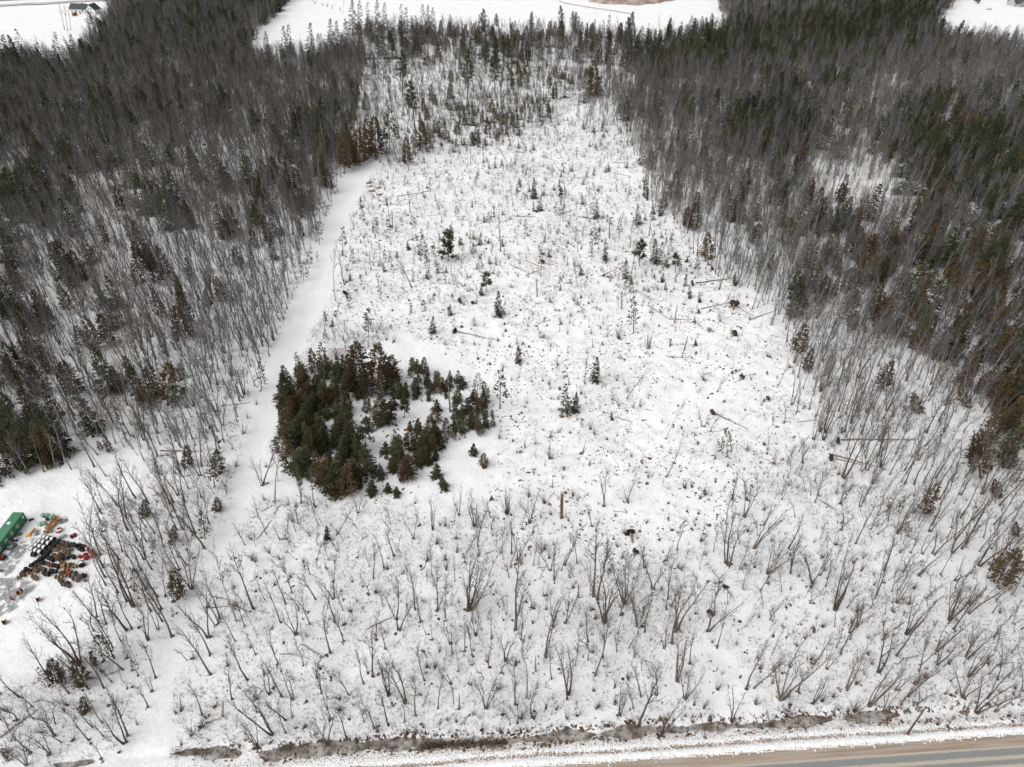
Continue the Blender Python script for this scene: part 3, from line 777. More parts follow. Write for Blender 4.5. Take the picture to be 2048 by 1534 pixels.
trace(R8, "s 360 75 420 -80;m 600 440 700 240;s 620 280 680 90;s 405 330 480 190;d 530 600 570 390;d 800 705 960 320;s 970 600 1080 370;s 575 235 640 10;s 485 260 540 70;d 455 205 530 -10;s 650 155 720 -30;s 1080 300 1200 50;d 785 290 860 90;s 290 510 320 390;"
          "s 830 510 880 290;s 1230 640 1350 410;m 1000 740 1100 550;s 1410 290 1460 130;s 1290 740 1440 490;d 1390 800 1500 590;s 1640 320 1720 150;k 1640 220 1610 0;k 1740 700 1740 320;k 1930 640 1960 360;t 1220 230 1200 140;k 1870 840 1880 690;k 1320 260 1290 60;k 1700 560 1720 360")
trace(Z6, "k 390 470 380 330;c 480 500 490 360;k 350 620 380 460;k 430 600 420 420;c 550 580 540 420;k 270 800 270 600;k 240 950 240 760;k 300 1080 290 870;c 330 900 330 690;c 420 750 420 550;c 500 880 500 690;c 530 930 530 750;c 360 1120 360 910;c 420 1080 410 890;"
          "k 500 1180 490 950;k 570 1230 570 990;c 640 1240 630 1000;k 720 1260 720 1030;k 610 1260 600 1080;c 780 1200 760 1030;c 700 980 690 830;c 730 960 735 710;c 650 840 650 680;y 860 930 860 680;c 870 1110 850 890;c 905 1260 905 1150;c 770 500 770 380;k 800 480 790 130;"
          "k 950 440 950 140;k 1060 430 1050 230;c 720 460 720 340;c 810 540 830 420;k 700 560 700 430;c 580 690 570 590;k 980 540 970 370;c 1000 740 1000 550;k 970 720 960 530;c 1060 620 1060 510;y 1150 690 1150 540;c 1110 540 1110 420;c 1160 520 1160 420;c 1230 500 1230 390;"
          "t 1220 430 1210 250;c 1320 440 1320 360;c 1390 450 1390 360;c 1460 490 1465 400;c 1550 430 1550 340;c 1580 470 1580 380;t 1690 520 1700 360;c 1540 570 1550 460;c 1390 640 1390 550;k 1380 720 1380 610;c 1330 560 1330 500;t 1860 620 1870 330;c 1660 560 1660 490;"
          "c 1620 650 1620 540;c 1650 760 1650 640;k 1740 600 1740 490;c 1250 790 1250 690;c 1190 780 1190 710;c 1010 960 1010 870;c 1080 1010 1090 830;c 1060 1090 1070 980;k 1180 920 1190 760;k 1170 1140 1160 970;c 1290 920 1300 770;c 1350 880 1360 760;c 1270 1030 1270 910;"
          "c 1400 860 1400 760;c 1530 770 1530 680;c 1390 1130 1390 1030;c 970 1140 970 1050;c 1090 1270 1090 1200;c 1025 1240 1025 1170;c 1440 1220 1430 1130;c 1665 960 1665 880;k 1740 1050 1740 960;c 1380 1000 1385 930;k 870 650 870 530;c 290 590 235 365;t 560 430 530 140;"
          "t 620 430 610 260;p 1490 640 1485 440;s 715 690 660 490;s 1560 850 1545 640;k 310 700 310 520;k 380 850 380 640;c 460 640 460 500;c 600 560 600 440;k 880 530 880 300;t 1010 400 1010 220;k 440 960 440 760;c 580 1100 580 940;k 660 1110 660 950;c 690 700 690 590;"
          "b 1600 840 1600 760;b 1700 740 1700 640;b 1480 850 1480 780;b 1760 680 1770 580;b 640 1300 640 1240;b 560 1270 550 1210;s 380 1320 350 1100;s 480 1350 450 1080;d 90 1190 20 1010;s 185 1310 180 900;s 100 1180 140 850;k 760 430 760 260;t 780 400 780 180;t 690 520 690 370;t 1280 470 1280 330")
trace(Z7, "c 705 420 725 235;c 490 650 490 435;c 562 640 570 500;c 135 270 135 150;c 835 700 830 640;t 1105 545 1105 500;t 1690 985 1690 760;t 605 760 605 700;c 1455 145 1455 100;p 1355 240 1390 80;s 945 545 1100 350;s 1620 495 1680 340;s 1235 845 1350 600;"
          "s 1240 1130 1340 890;s 770 1345 800 1080;p 460 1430 465 1230;s 1500 755 1480 590;s 1525 760 1580 630;s 1570 790 1610 650;b 1520 410 1520 290;b 430 295 430 200;b 365 440 360 350;b 315 410 310 340;b 515 440 510 330;s 630 430 650 220;b 885 600 880 480;"
          "b 925 440 930 340;b 1110 160 1110 0;b 880 100 880 0;b 1270 150 1270 70;b 440 790 440 690;b 185 610 185 530;b 375 830 380 740;b 370 990 380 820;b 185 910 185 780;b 670 770 670 640;b 875 820 875 760;b 670 1040 670 960;b 330 1320 330 1210;b 50 1400 45 1220;"
          "d 220 1470 210 1240;b 540 1265 540 1180;b 950 1320 960 1170;b 1375 1215 1380 1110;b 1525 1265 1530 1140;b 215 1270 210 1140;s 1735 1300 1770 1090;s 1835 1295 1870 1120;d 1820 1430 1900 1190;b 600 510 610 400;b 840 560 830 480;b 1600 1000 1620 900;p 615 940 635 850;p 390 1205 390 1140")
trace(UL, "c 1485 985 1490 900;y 1525 960 1530 790;c 1625 1150 1625 950;c 1230 1140 1230 1050;c 1085 1290 1090 1150;c 265 1240 265 1170;c 1910 185 1920 30;c 1410 265 1410 215;c 1098 605 1098 550;c 1475 575 1480 475;y 1215 710 1205 450;t 1010 660 1000 500;t 1050 800 1045 610;"
          "t 1420 680 1420 570;c 410 870 410 790;t 425 780 430 610;t 350 640 350 420;t 620 510 620 350;t 75 760 80 610;t 210 1230 200 1120;t 560 1330 560 1090;c 620 1434 620 1370;c 1040 110 1040 70;c 520 270 520 230;c 960 350 960 320;c 1590 350 1590 300;t 1630 290 1630 220;"
          "c 1950 300 1955 190;t 1830 260 1830 150;t 1770 200 1770 110;c 1660 330 1660 280;s 1640 625 1615 350;s 915 920 840 650;b 930 870 920 700;b 905 1130 905 1010;b 1020 1110 1020 1000;b 710 1350 700 1240;b 640 890 640 790;b 1605 740 1600 630;b 1710 690 1720 590;b 1680 1060 1680 960;"
          "b 1850 1050 1850 960;b 440 450 440 330;b 500 260 490 160;b 210 1200 210 1080;s 290 1030 240 600;s 365 900 290 660;p 1400 560 1400 380;p 1240 830 1240 720;p 760 440 755 290;s 1320 270 1250 100;p 905 320 895 200;b 560 560 550 470;b 770 1370 770 1270;b 1550 1400 1550 1270;b 1330 1370 1330 1230;"
          "t 460 1430 460 1330;k 70 60 60 -60;t 140 700 140 620;k 20 350 20 150;t 30 860 30 700;k 100 200 90 60;t 160 570 150 380;b 1190 880 1190 810;b 1430 1230 1430 1130;c 1790 1434 1790 1390")
trace(UR, "c 925 400 925 230;c 1105 330 1105 185;c 75 195 75 30;c 580 355 590 200;c 470 240 470 160;y 285 190 300 100;c 130 295 130 190;c 70 300 70 220;c 1065 725 1070 520;t 1130 780 1130 550;c 660 700 660 530;t 545 640 570 440;t 770 520 780 350;c 825 850 825 680;c 1350 1000 1350 890;"
          "c 1430 1040 1430 950;t 890 1290 890 990;y 1230 800 1240 630;y 935 750 955 530;c 460 820 450 730;c 645 835 640 780;c 1390 1205 1390 1150;c 1400 1390 1400 1330;k 1330 430 1330 260;c 1050 310 1050 200;k 990 190 990 30;c 1190 150 1190 70;t 860 160 860 90;c 240 120 240 70;"
          "t 295 350 295 230;k 1500 740 1500 460;t 1420 830 1410 660;t 1600 870 1600 740;k 1860 480 1850 340;c 1720 900 1720 790;s 870 810 900 580;p 1015 500 1030 360;p 690 520 700 340;s 865 560 885 380;p 1225 1200 1250 1060;p 1310 1430 1325 1320;b 470 500 470 400;b 640 470 640 370;b 340 600 340 510;"
          "b 280 895 280 800;b 400 1040 400 930;b 375 1160 375 1050;b 205 1050 205 930;b 290 1230 290 1130;b 550 1050 550 950;b 770 1340 765 1150;b 1010 1420 1020 1200;b 1190 1390 1190 1300;b 490 1310 490 1240;b 540 1300 540 1200;b 1110 1120 1110 1050;b 1025 1130 1025 1060;p 100 1000 90 830;p 790 1100 800 940;"
          "s 430 910 405 720;s 1640 700 1640 480;s 1590 940 1650 650;s 1760 920 1840 730;s 1860 1100 1960 820;s 1710 1000 1760 800;s 1380 640 1400 420;d 1410 660 1440 430;s 1560 810 1600 560;s 1550 520 1580 300;s 1450 250 1470 40;s 1310 240 1340 90;s 1170 250 1230 50;s 1520 790 1560 560")
trace(SW, "s 380 265 290 -60;d 520 355 380 30;s 675 240 620 60;t 1040 420 1010 110;s 970 370 880 80;t 850 275 840 200;d 430 490 220 180;k 80 560 70 60;k 230 300 200 130;s 540 430 500 250;s 690 870 650 720;t 560 1400 520 1090;k 610 1260 570 1000;s 665 1390 610 1280;s 160 930 80 720;s 510 800 420 520;"
          "s 1060 1380 930 1130;c 1310 570 1230 280;s 1330 500 1310 260;s 1205 1340 1180 980;b 780 1185 760 1060;b 720 1310 720 1230;b 1090 1195 1080 1080;k 280 1200 260 950;b 850 850 840 600;b 780 600 770 470;b 900 700 890 560;b 990 560 980 470;k 590 930 550 860;s 470 900 370 640;b 740 1000 730 900")

# tall pines and edge trees at the far end
trace((0, 0, 1), "P 832 275 820 150;P 805 195 806 98;P 935 197 934 96;P 990 187 988 100;P 963 98 963 16;P 1063 74 1063 22;P 1122 68 1122 10;P 1145 66 1145 22;P 1860 260 1868 205;P 1850 340 1880 240;P 1842 330 1850 225;P 1880 350 1900 270;P 1660 200 1672 120;P 1530 150 1545 70;P 1580 160 1592 80;"
                  "P 1680 210 1695 130;P 1605 240 1620 170;P 1500 130 1510 55;P 1700 100 1712 30;P 1820 90 1835 20;P 1780 80 1790 5;P 950 300 945 262;P 1875 30 1880 -40;P 1840 45 1850 -30;P 1795 50 1800 -30;P 1745 60 1750 -20;P 1690 60 1700 -10;P 1640 70 1645 -10;"
                  "c 12 132 3 58;c 48 128 30 54;c 80 128 72 80;c 112 132 108 52;c 145 118 140 62;c 535 120 530 60;c 570 115 566 50;c 580 112 576 48;c 620 122 620 42;c 660 112 660 35;c 672 108 672 40;c 690 104 690 36;c 705 70 704 -4;c 755 62 754 -2;c 720 62 719 0;c 735 64 735 4;c 770 60 769 5;"
                  "c 802 66 802 8;c 812 66 812 14;c 845 68 845 8;c 856 68 856 10;c 866 70 866 14;c 900 72 900 28;c 1158 70 1158 32;c 1190 74 1190 38;c 1218 76 1219 30;c 1206 76 1207 40;c 1255 86 1255 45;c 1285 88 1285 50;c 1300 90 1300 58;c 1335 88 1335 54;c 1363 90 1364 42;c 1395 90 1395 36;c 1425 84 1425 36;"
                  "s 130 60 118 10;s 136 62 128 12;s 142 60 136 14;b 630 8 630 -6;b 645 12 645 -2;b 655 14 655 0;b 664 18 664 3;b 680 22 680 8;b 625 4 625 -8;s 686 30 686 -4;s 1235 74 1235 34;s 1262 80 1262 40;s 1318 84 1318 36;s 1350 84 1350 34;"
                  "k 1190 195 1188 120;c 1182 190 1180 130;c 1195 188 1194 140;c 1170 205 1170 160;c 1025 170 1022 135;k 1040 175 1040 140;c 1015 190 1015 165;c 930 250 930 212;c 945 252 945 215;c 1005 250 1005 220;c 1000 270 1000 230;k 975 275 975 235;c 1060 245 1060 215;c 1085 235 1085 205;k 1110 200 1110 165;"
                  "c 1130 195 1130 168;k 738 318 732 240;k 752 310 748 235;c 772 308 772 285;k 720 330 715 260;k 700 335 694 262;k 690 345 684 270;c 708 325 704 280;k 845 305 845 245;k 815 330 812 275;t 780 300 778 215;k 862 205 862 170;c 890 210 890 180;c 905 195 905 170")

# ------------------------------------------------------------------ scattered plants, by zone
def jitter_grid(x0, x1, y0, y1, cell):
    xs = np.arange(x0, x1, cell); ys = np.arange(y0, y1, cell)
    X, Y = np.meshgrid(xs, ys)
    X = X + rng.uniform(-.48, .48, X.shape) * cell; Y = Y + rng.uniform(-.48, .48, Y.shape) * cell
    return X.ravel(), Y.ravel()

tx_ = np.array([p['x'] for p in PL]); ty_ = np.array([p['y'] for p in PL])
def far_from_traced(x, y, d, where=None):
    ok = np.ones(len(x), bool) if where is None else where.copy()
    sel = np.nonzero(ok)[0]
    for i in range(0, len(sel), 4000):
        s_ = sel[i:i + 4000]
        D = ((x[s_, None] - tx_[None]) ** 2 + (y[s_, None] - ty_[None]) ** 2).min(1)
        ok[s_] = D > d * d
    return ok

def blob(px, py, spots):
    v = np.zeros(px.shape)
    for (cx, cy, rx, ry, a) in spots:
        v = np.maximum(v, a * np.exp(-(((px - cx) / rx) ** 2 + ((py - cy) / ry) ** 2)))
    return v

# clusters of conifers inside the woods (centre and size in the photograph)
DARK = [(1960, 330, 120, 90, 1), (1850, 290, 60, 60, .9), (1980, 480, 90, 80, .6), (1560, 240, 60, 60, .8), (1480, 275, 45, 35, 1), (1650, 90, 160, 50, .9), (1520, 100, 100, 45, .8), (1780, 60, 110, 50, 1),
        (150, 230, 120, 60, .55), (60, 400, 80, 60, .5), (380, 70, 160, 60, .5), (330, 430, 60, 40, .7), (60, 900, 90, 60, .7), (30, 160, 60, 40, .8), (560, 40, 60, 50, .9), (500, 20, 60, 40, .9), (230, 120, 80, 40, .6), (660, 290, 40, 40, .6),
        (1300, 130, 80, 30, .8), (1420, 120, 70, 30, .9), (2000, 870, 60, 80, .4), (1230, 215, 40, 30, .6)]
BROWN = [(1700, 450, 70, 50, .6), (1800, 560, 110, 90, .7), (1950, 650, 110, 110, .75), (1860, 420, 60, 60, .6), (2020, 800, 90, 110, .8), (330, 220, 70, 40, .7), (250, 250, 40, 30, .7), (120, 320, 60, 50, .6), (420, 240, 50, 30, .6),
         (60, 270, 70, 50, .6), (560, 400, 40, 40, .6), (600, 330, 40, 60, .5), (50, 760, 70, 60, .8), (30, 640, 60, 60, .5), (280, 800, 50, 50, .7), (140, 900, 50, 40, .5), (500, 470, 40, 40, .5), (700, 250, 30, 60, .5), (470, 150, 40, 30, .6),
         (760, 200, 30, 60, .5), (1620, 620, 60, 60, .3), (300, 560, 40, 50, .5), (200, 700, 50, 40, .5)]

def scatter_woods():
    X, Y = jitter_grid(-700, 760, 90, 960, 3.35)
    px, py, zc = proj(X, Y)
    dense = inpoly(px, py, LF_DENSE) | inpoly(px, py, RF_DENSE)
    mid = inpoly(px, py, LF_MID) | inpoly(px, py, RF_MID)
    back = inpoly(px, py, BACK)
    c2 = inpoly(px, py, C2)
    keep = dense | mid | back | c2
    keep &= polydist(X, Y, TRACK) > 4.2
    keep &= polydist(X, Y, TRACK2) > 3.5
    keep = far_from_traced(X, Y, 1.8, keep)
    n1 = vnoise(X, Y, 26, 11); n2 = vnoise(X, Y, 11, 12); n3 = vnoise(X, Y, 60, 13)
    dk = blob(px, py, DARK); br = blob(px, py, BROWN)
    u = rng.uniform(0, 1, X.shape)
    c2k = blob(px, py, [(930, 225, 30, 22, 1), (1000, 250, 40, 22, 1), (1090, 215, 50, 18, 1), (1180, 170, 22, 35, 1), (1030, 150, 40, 20, .8), (870, 280, 50, 25, .7), (960, 290, 40, 14, .8), (1120, 170, 40, 16, .7), (760, 300, 30, 20, .6)])
    # openings in the right-hand woods
    gap = blob(px, py, [(1700, 380, 90, 75, 1), (1520, 175, 16, 18, 1), (1600, 210, 18, 22, .9), (1895, 250, 10, 50, 1), (1965, 240, 18, 30, .9), (1780, 185, 26, 16, .8), (1640, 330, 40, 40, .7), (1745, 200, 14, 26, .8),
                        (1850, 600, 30, 60, .6), (1980, 480, 14, 20, .8), (270, 500, 20, 30, .9), (230, 530, 14, 40, .8), (120, 620, 16, 30, .9), (140, 660, 20, 40, .9), (200, 690, 26, 50, .8), (70, 480, 20, 14, .8), (320, 480, 14, 20, .8), (480, 330, 20, 20, .5)])
    for i in np.nonzero(keep)[0]:
        x, y = X[i], Y[i]
        q = u[i]
        if dense[i]:
            den = 1.0 * (0.70 + 0.65 * n1[i]) * (1 - 0.85 * gap[i])
            lf = 0.55 if px[i] < 760 else 1.0
            pc, pb = 0.04 + 0.70 * dk[i] * lf, 0.045 + 0.50 * br[i] * lf
        elif mid[i]:
            den = 0.85 * (0.45 + 1.0 * n1[i]) * (1 - .5 * gap[i]); pc, pb = 0.006 + .2 * dk[i], 0.018 + .22 * br[i]
        elif back[i]:
            den = 0.62; pc, pb = 0.10 + .3 * dk[i], 0.07
        else:
            den = 0.95 * (0.35 + 1.2 * n1[i]); pc, pb = 0.05 + .75 * c2k[i], 0.10 + .2 * c2k[i]
        if q > den: continue
        w = rng.uniform()
        if w < pc and n2[i] > .2:
            if c2[i]: add_plant('spruce', x, y, rng.uniform(2, 6))
            elif rng.uniform() < .12: add_plant('pine', x, y, rng.uniform(14, 21))
            else: add_plant('spruce', x, y, rng.uniform(8, 16))
        elif w < pc + pb:
            if c2[i]: add_plant('thin' if rng.uniform() < .6 else 'cedar', x, y, rng.uniform(2.5, 8))
            else: add_plant('cedar', x, y, rng.uniform(7, 13))
        elif c2[i]:
            k = rng.uniform()
            if k < .50: add_plant('shrub', x, y, rng.uniform(2, 5))
            elif k < .84: add_plant('small', x, y, rng.uniform(5, 10))
            else: add_plant('bare', x, y, rng.uniform(10, 16))
        else:
            hh = rng.uniform(10.5, 17.5) * (.8 if back[i] else 1)
            k = rng.uniform()
            kind = 'multi' if k < .18 else ('small' if k < .26 else 'bare')
            var = None
            if kind == 'bare' and rng.uniform() < .8:
                var = int(rng.choice([0, 1, 2, 3, 5, 6]))
            add_plant(kind, x, y, hh if kind != 'small' else hh * .6, (rng.normal(0, .04), rng.normal(0, .04)), False, None, var)
    # thin pole stands in the openings
scatter_woods()

def scatter_zone(poly, cell, items, mind=1.6, noise_s=14, box=(-320, 330, 50, 420), power=1.0, seed=21):
    X, Y = jitter_grid(*box, cell)
    px, py, zc = proj(X, Y)
    keep = inpoly(px, py, poly)
    keep &= polydist(X, Y, TRACK) > 3.4
    keep &= road_d(X, Y) < -4.5
    keep = far_from_traced(X, Y, mind, keep)
    nz = vnoise(X, Y, noise_s, seed)
    keep &= rng.uniform(0, 1, X.shape) < (nz * 1.5) ** power
    tot = sum(w for _, w, _, _ in items)
    for i in np.nonzero(keep)[0]:
        r = rng.uniform() * max(tot, 1.0)
        for kind, w, h0, h1 in items:
            r -= w
            if r < 0:
                add_plant(kind, X[i], Y[i], rng.uniform(h0, h1), (rng.normal(0, .06), rng.normal(0, .06))); break

UPPER = [(760, 325), (960, 300), (1100, 250), (1150, 215), (1200, 200), (1265, 300), (1310, 420), (1390, 480), (1440, 545), (1300, 600), (1000, 600), (660, 620), (690, 480), (730, 370)]
scatter_zone(UPPER, 4.0, [('shrub', .44, 2.0, 4.8), ('spruce', .11, 1.2, 4.0), ('thin', .12, 2, 6.5), ('snag', .05, 2.5, 6), ('small', .05, 4, 7)], seed=22)
scatter_zone(CLEAR, 4.4, [('shrub', .50, 1.9, 4.6), ('small', .05, 3, 6), ('spruce', .02, .8, 1.8), ('snag', .02, 1.5, 4)], seed=23)
scatter_zone(FRONT, 2.7, [('shrub', .52, 1.4, 4.5), ('small', .30, 3.5, 8.5), ('bare', .10, 9.5, 14)], 1.1, seed=24)
scatter_zone(STRIP, 2.6, [('shrub', .6, 2, 5), ('small', .25, 4, 8), ('thin', .1, 3, 7)], 1.3, seed=25)
scatter_zone(WEST, 2.7, [('shrub', .30, 1.5, 4), ('small', .22, 4, 9), ('bare', .46, 12, 18), ('thin', .04, 3, 6)], 1.5, seed=26)
scatter_zone(LF_EDGE, 3.0, [('bare', .5, 10, 16), ('cedar', .12, 3, 8), ('shrub', .3, 1.5, 4)], 1.5, seed=27)
scatter_zone(SWCORNER, 2.2, [('shrub', .34, 1.5, 4.5), ('small', .30, 4, 9), ('thin', .03, 3, 6), ('cedar', .02, 3, 6), ('bare', .34, 10, 15)], 1.4, seed=28)
scatter_zone(LF_MID, 2.6, [('shrub', .5, 1.2, 3.8), ('small', .16, 4, 8), ('thin', .04, 2, 6)], 1.2, seed=29)
scatter_zone(RF_MID, 3.2, [('shrub', .45, 1.2, 3.5), ('thin', .06, 2, 6)], 1.2, seed=30)
scatter_zone([(560, 900), (565, 800), (595, 745), (660, 735), (720, 760), (700, 830), (720, 900), (745, 985), (650, 980), (580, 945)], 2.6, [('cedar', .30, 4, 9), ('spruce', .42, 4, 9), ('shrub', .15, 2, 4)], 1.3, seed=31)
scatter_zone([(700, 740), (830, 740), (920, 760), (890, 800), (800, 810), (740, 800)], 2.5, [('cedar', .3, 3, 8), ('spruce', .4, 3, 7)], 1.3, seed=32)
scatter_zone([(780, 880), (880, 850), (980, 790), (990, 870), (900, 890), (860, 930), (800, 975)], 2.3, [('cedar', .36, 3, 7), ('spruce', .40, 3, 7), ('shrub', .2, 2, 4)], 1.3, seed=33)
_u = rng.uniform(0, 1, 420)
for k in range(420):
    t = _u[k] * (len(DITCH) - 4) + 2; i = int(t); f = t - i
    x, y = DITCH[i][0] * (1 - f) + DITCH[i + 1][0] * f, DITCH[i][1] * (1 - f) + DITCH[i + 1][1] * f
    add_plant('shrub', x + rng.normal(0, .5), y + rng.choice([-1, 1], p=[.25, .75]) * rng.uniform(.3, 2.2), rng.uniform(.9, 2.4))
scatter_zone([(1140, 150), (1260, 150), (1290, 280), (1265, 300), (1230, 288), (1165, 262), (1145, 225)], 3.4, [('bare', .34, 9.5, 15), ('small', .22, 5, 9), ('shrub', .25, 2, 4), ('spruce', .04, 2, 5), ('thin', .06, 3, 7)], 1.5, box=(20, 150, 290, 620), seed=35)
# ------------------------------------------------------------------ which plants are things of their own, which are the mass
NAMES = {'bare': 'bare_tree', 'multi': 'multi_stem_tree', 'small': 'young_bare_tree', 'shrub': 'bare_shrub', 'spruce': 'spruce_tree', 'cedar': 'cedar_tree', 'thin': 'young_cedar',
         'pine': 'pine_tree', 'ypine': 'young_pine', 'snag': 'broken_trunk'}
LIMIT = {'bare': 300, 'multi': 200, 'small': 220, 'shrub': 300, 'spruce': 300, 'cedar': 260, 'thin': 150, 'pine': 60, 'ypine': 40, 'snag': 80}
STUFF = {'bare': ('bare_woods', 'grey leafless woods on both sides of the clearing', 'woods'), 'multi': ('forked_woods', 'forked leafless trunks mixed through the grey woods', 'woods'),
         'small': ('sapling_growth', 'leafless saplings scattered over the snow', 'saplings'), 'shrub': ('brush_growth', 'low leafless brush scattered through the snow', 'brush'),
         'spruce': ('spruce_woods', 'dark spruces standing inside the far woods', 'woods'), 'cedar': ('cedar_woods', 'rust brown cedars standing inside the woods', 'woods'),
         'thin': ('cedar_saplings', 'thin olive cedar saplings dotted in the snow', 'saplings'), 'pine': ('pine_woods', 'tall pines inside the far woods', 'woods'),
         'ypine': ('pine_saplings', 'young pines in the snow', 'saplings'), 'snag': ('dead_poles', 'dead broken poles left in the clearing', 'dead wood')}
_z = ground_z(np.array([p['x'] for p in PL]), np.array([p['y'] for p in PL]))
for p, z_ in zip(PL, _z): p['z'] = float(z_)
for p in PL:
    p['px'], p['py'], p['zc'] = [float(v) for v in proj(p['x'], p['y'])]
    p['size'] = p['h'] / max(p['zc'], 1)
    hx, hy, _ = proj(p['x'], p['y'], p['h'] * .6)
    p['in'] = 8 < p['px'] < 2040 and -20 < p['py'] < 1522 and 4 < float(hx) < 2044 and 4 < float(hy) < 1530

def ygroup(px, py):
    if py > 1425: return "at the icy ditch"
    if py > 1350: return "just above the ditch"
    if py > 1270: return "in the near foreground"
    if py > 1180: return "in the foreground"
    if py > 1090: return "at the near end of the clearing"
    if py > 960: return "in the near clearing"
    if py > 820: return "level with the conifer thicket"
    if py > 680: return "in the middle clearing"
    if py > 540: return "in the mid clearing"
    if py > 400: return "in the upper clearing"
    if py > 290: return "in the far clearing"
    if py > 140: return "in the regrowth at the back"
    return "in the far tree line"
def xgroup(px, py):
    if py > 960:
        cols = ((150, "by the left edge"), (280, "below the reel yard" if py > 1230 else "beside the reel yard"), (430, "near the snow track"), (560, "right of the snow track"), (700, "below the thicket's left side"), (850, "below the thicket"), (1000, "below the thicket's right side"),
                (1140, "left of the upturned roots"), (1290, "under the upturned roots"), (1430, "right of the upturned roots"), (1580, "far left of the road pole"), (1720, "left of the road pole"), (1860, "above the road pole"), (9999, "by the right edge"))
    elif py > 540:
        cols = ((250, "in the left woods"), (430, "at the left woods' edge"), (560, "left of the snow track"), (760, "right of the snow track"), (1000, "left of centre"), (1180, "at the centre"), (1350, "right of centre"), (1520, "near the right woods"), (1700, "at the right woods' edge"), (9999, "in the right woods"))
    else:
        cols = ((350, "in the left woods"), (620, "at the left woods' edge"), (800, "at the track's end"), (960, "left of centre"), (1120, "at the centre"), (1280, "right of centre"), (1450, "at the right woods' edge"), (9999, "in the right woods"))
    for lim, ph in cols:
        if px < lim: return ph
def zone_phrase(px, py):
    x = xgroup(px, py); y = ygroup(px, py)
    if 'woods' in x and 290 < py < 960 and 'edge' not in x and 'near' not in x:
        y = "in the lower part" if py > 680 else ("in the middle part" if py > 480 else "in the upper part")
        return "%s of %s" % (y, x.replace("in the", "the"))
    if 'woods' in x and py <= 290 and 'edge' not in x: return "at the far end of " + x.replace("in the", "the")
    return y + " " + x
ORD = ["", "first", "second", "third", "fourth", "fifth", "sixth", "seventh", "eighth", "ninth", "tenth", "eleventh", "twelfth"]
def adj(p):
    h = p['h']; k = p['kind']
    size = {'bare': (12, 16), 'multi': (9, 14), 'small': (5.5, 8), 'shrub': (2.2, 3.6), 'spruce': (4, 9), 'cedar': (6, 10), 'thin': (3, 6), 'pine': (19, 25), 'ypine': (5, 8), 'snag': (3, 5)}[k]
    s = "short " if h < size[0] else ("tall " if h > size[1] else "")
    form = {'bare': "bare grey tree", 'multi': ["two-stemmed bare tree", "three-stemmed bare tree", "four-stemmed bare tree", "forked bare tree", "five-stemmed bare tree"][p['var']] if k == 'multi' else "",
            'small': "young bare tree", 'shrub': "leafless shrub", 'spruce': "dark green spruce", 'cedar': "rust brown cedar", 'thin': "thin olive cedar", 'pine': "long-trunked pine", 'ypine': "young tufted pine", 'snag': "broken dead trunk"}[k]
    if k == 'bare' and p['var'] == 4: form = "pale birch"
    ln = p['lean'][0]
    lean = "right-leaning " if ln > .22 else ("left-leaning " if ln < -.22 else "")
    return s + lean + form

LABELLED = []       # (object, head, zone, px)
CAT = {'shrub': 'shrub', 'snag': 'dead tree'}
def qrot(lean, rz):
    v = Vector((lean[0], lean[1], 1)).normalized()
    return Vector((0, 0, 1)).rotation_difference(v) @ Quaternion((0, 0, 1), rz)

masses = {}
for kind in NAMES:
    cand = [p for p in PL if p['kind'] == kind]
    vis_ = sorted([p for p in cand if p['in']], key=lambda p: -(p['size'] + (10 if p['traced'] else 0)))
    ind = vis_[:LIMIT[kind]]
    ids = set(id(p) for p in ind)
    masses[kind] = [p for p in cand if id(p) not in ids]
    for p in ind:
        h0, tme, cme, _ = VAR[kind][p['var']]
        s = p['h'] / h0
        e = bpy.data.objects.new(NAMES[kind], None)
        COL.objects.link(e)
        e.empty_display_size = .5
        e.location = (p['x'], p['y'], p['z'])
        e.rotation_euler = qrot(p['lean'], p['rz']).to_euler()
        sw = s * (1.0 if kind not in ('shrub', 'snag') else (1.0 if s > .8 else s ** -.3))
        sw *= p['wid']; e.scale = (sw, sw, s)
        obj("trunk" if kind != 'shrub' else "stems", tme, e)
        obj("crown" if kind not in ('shrub', 'snag') else ("twigs" if kind == 'shrub' else "splinters"), cme, e)
        if p['py'] > 240 and (kind in ('shrub', 'snag', 'spruce', 'thin') or p['traced']):
            o = obj("base_litter", LIT[int(rng.integers(6))], e)
            ls = rng.uniform(.8, 1.5) * (2.2 if kind in ('spruce', 'cedar') else 1.0)
            o.scale = (ls / sw, ls / sw, ls / s); o.rotation_euler = (0, 0, rng.uniform(0, 6))
        e["category"] = CAT.get(kind, 'tree')
        LABELLED.append((e, adj(p), zone_phrase(p['px'], p['py']), p['px'], NAMES[kind]))

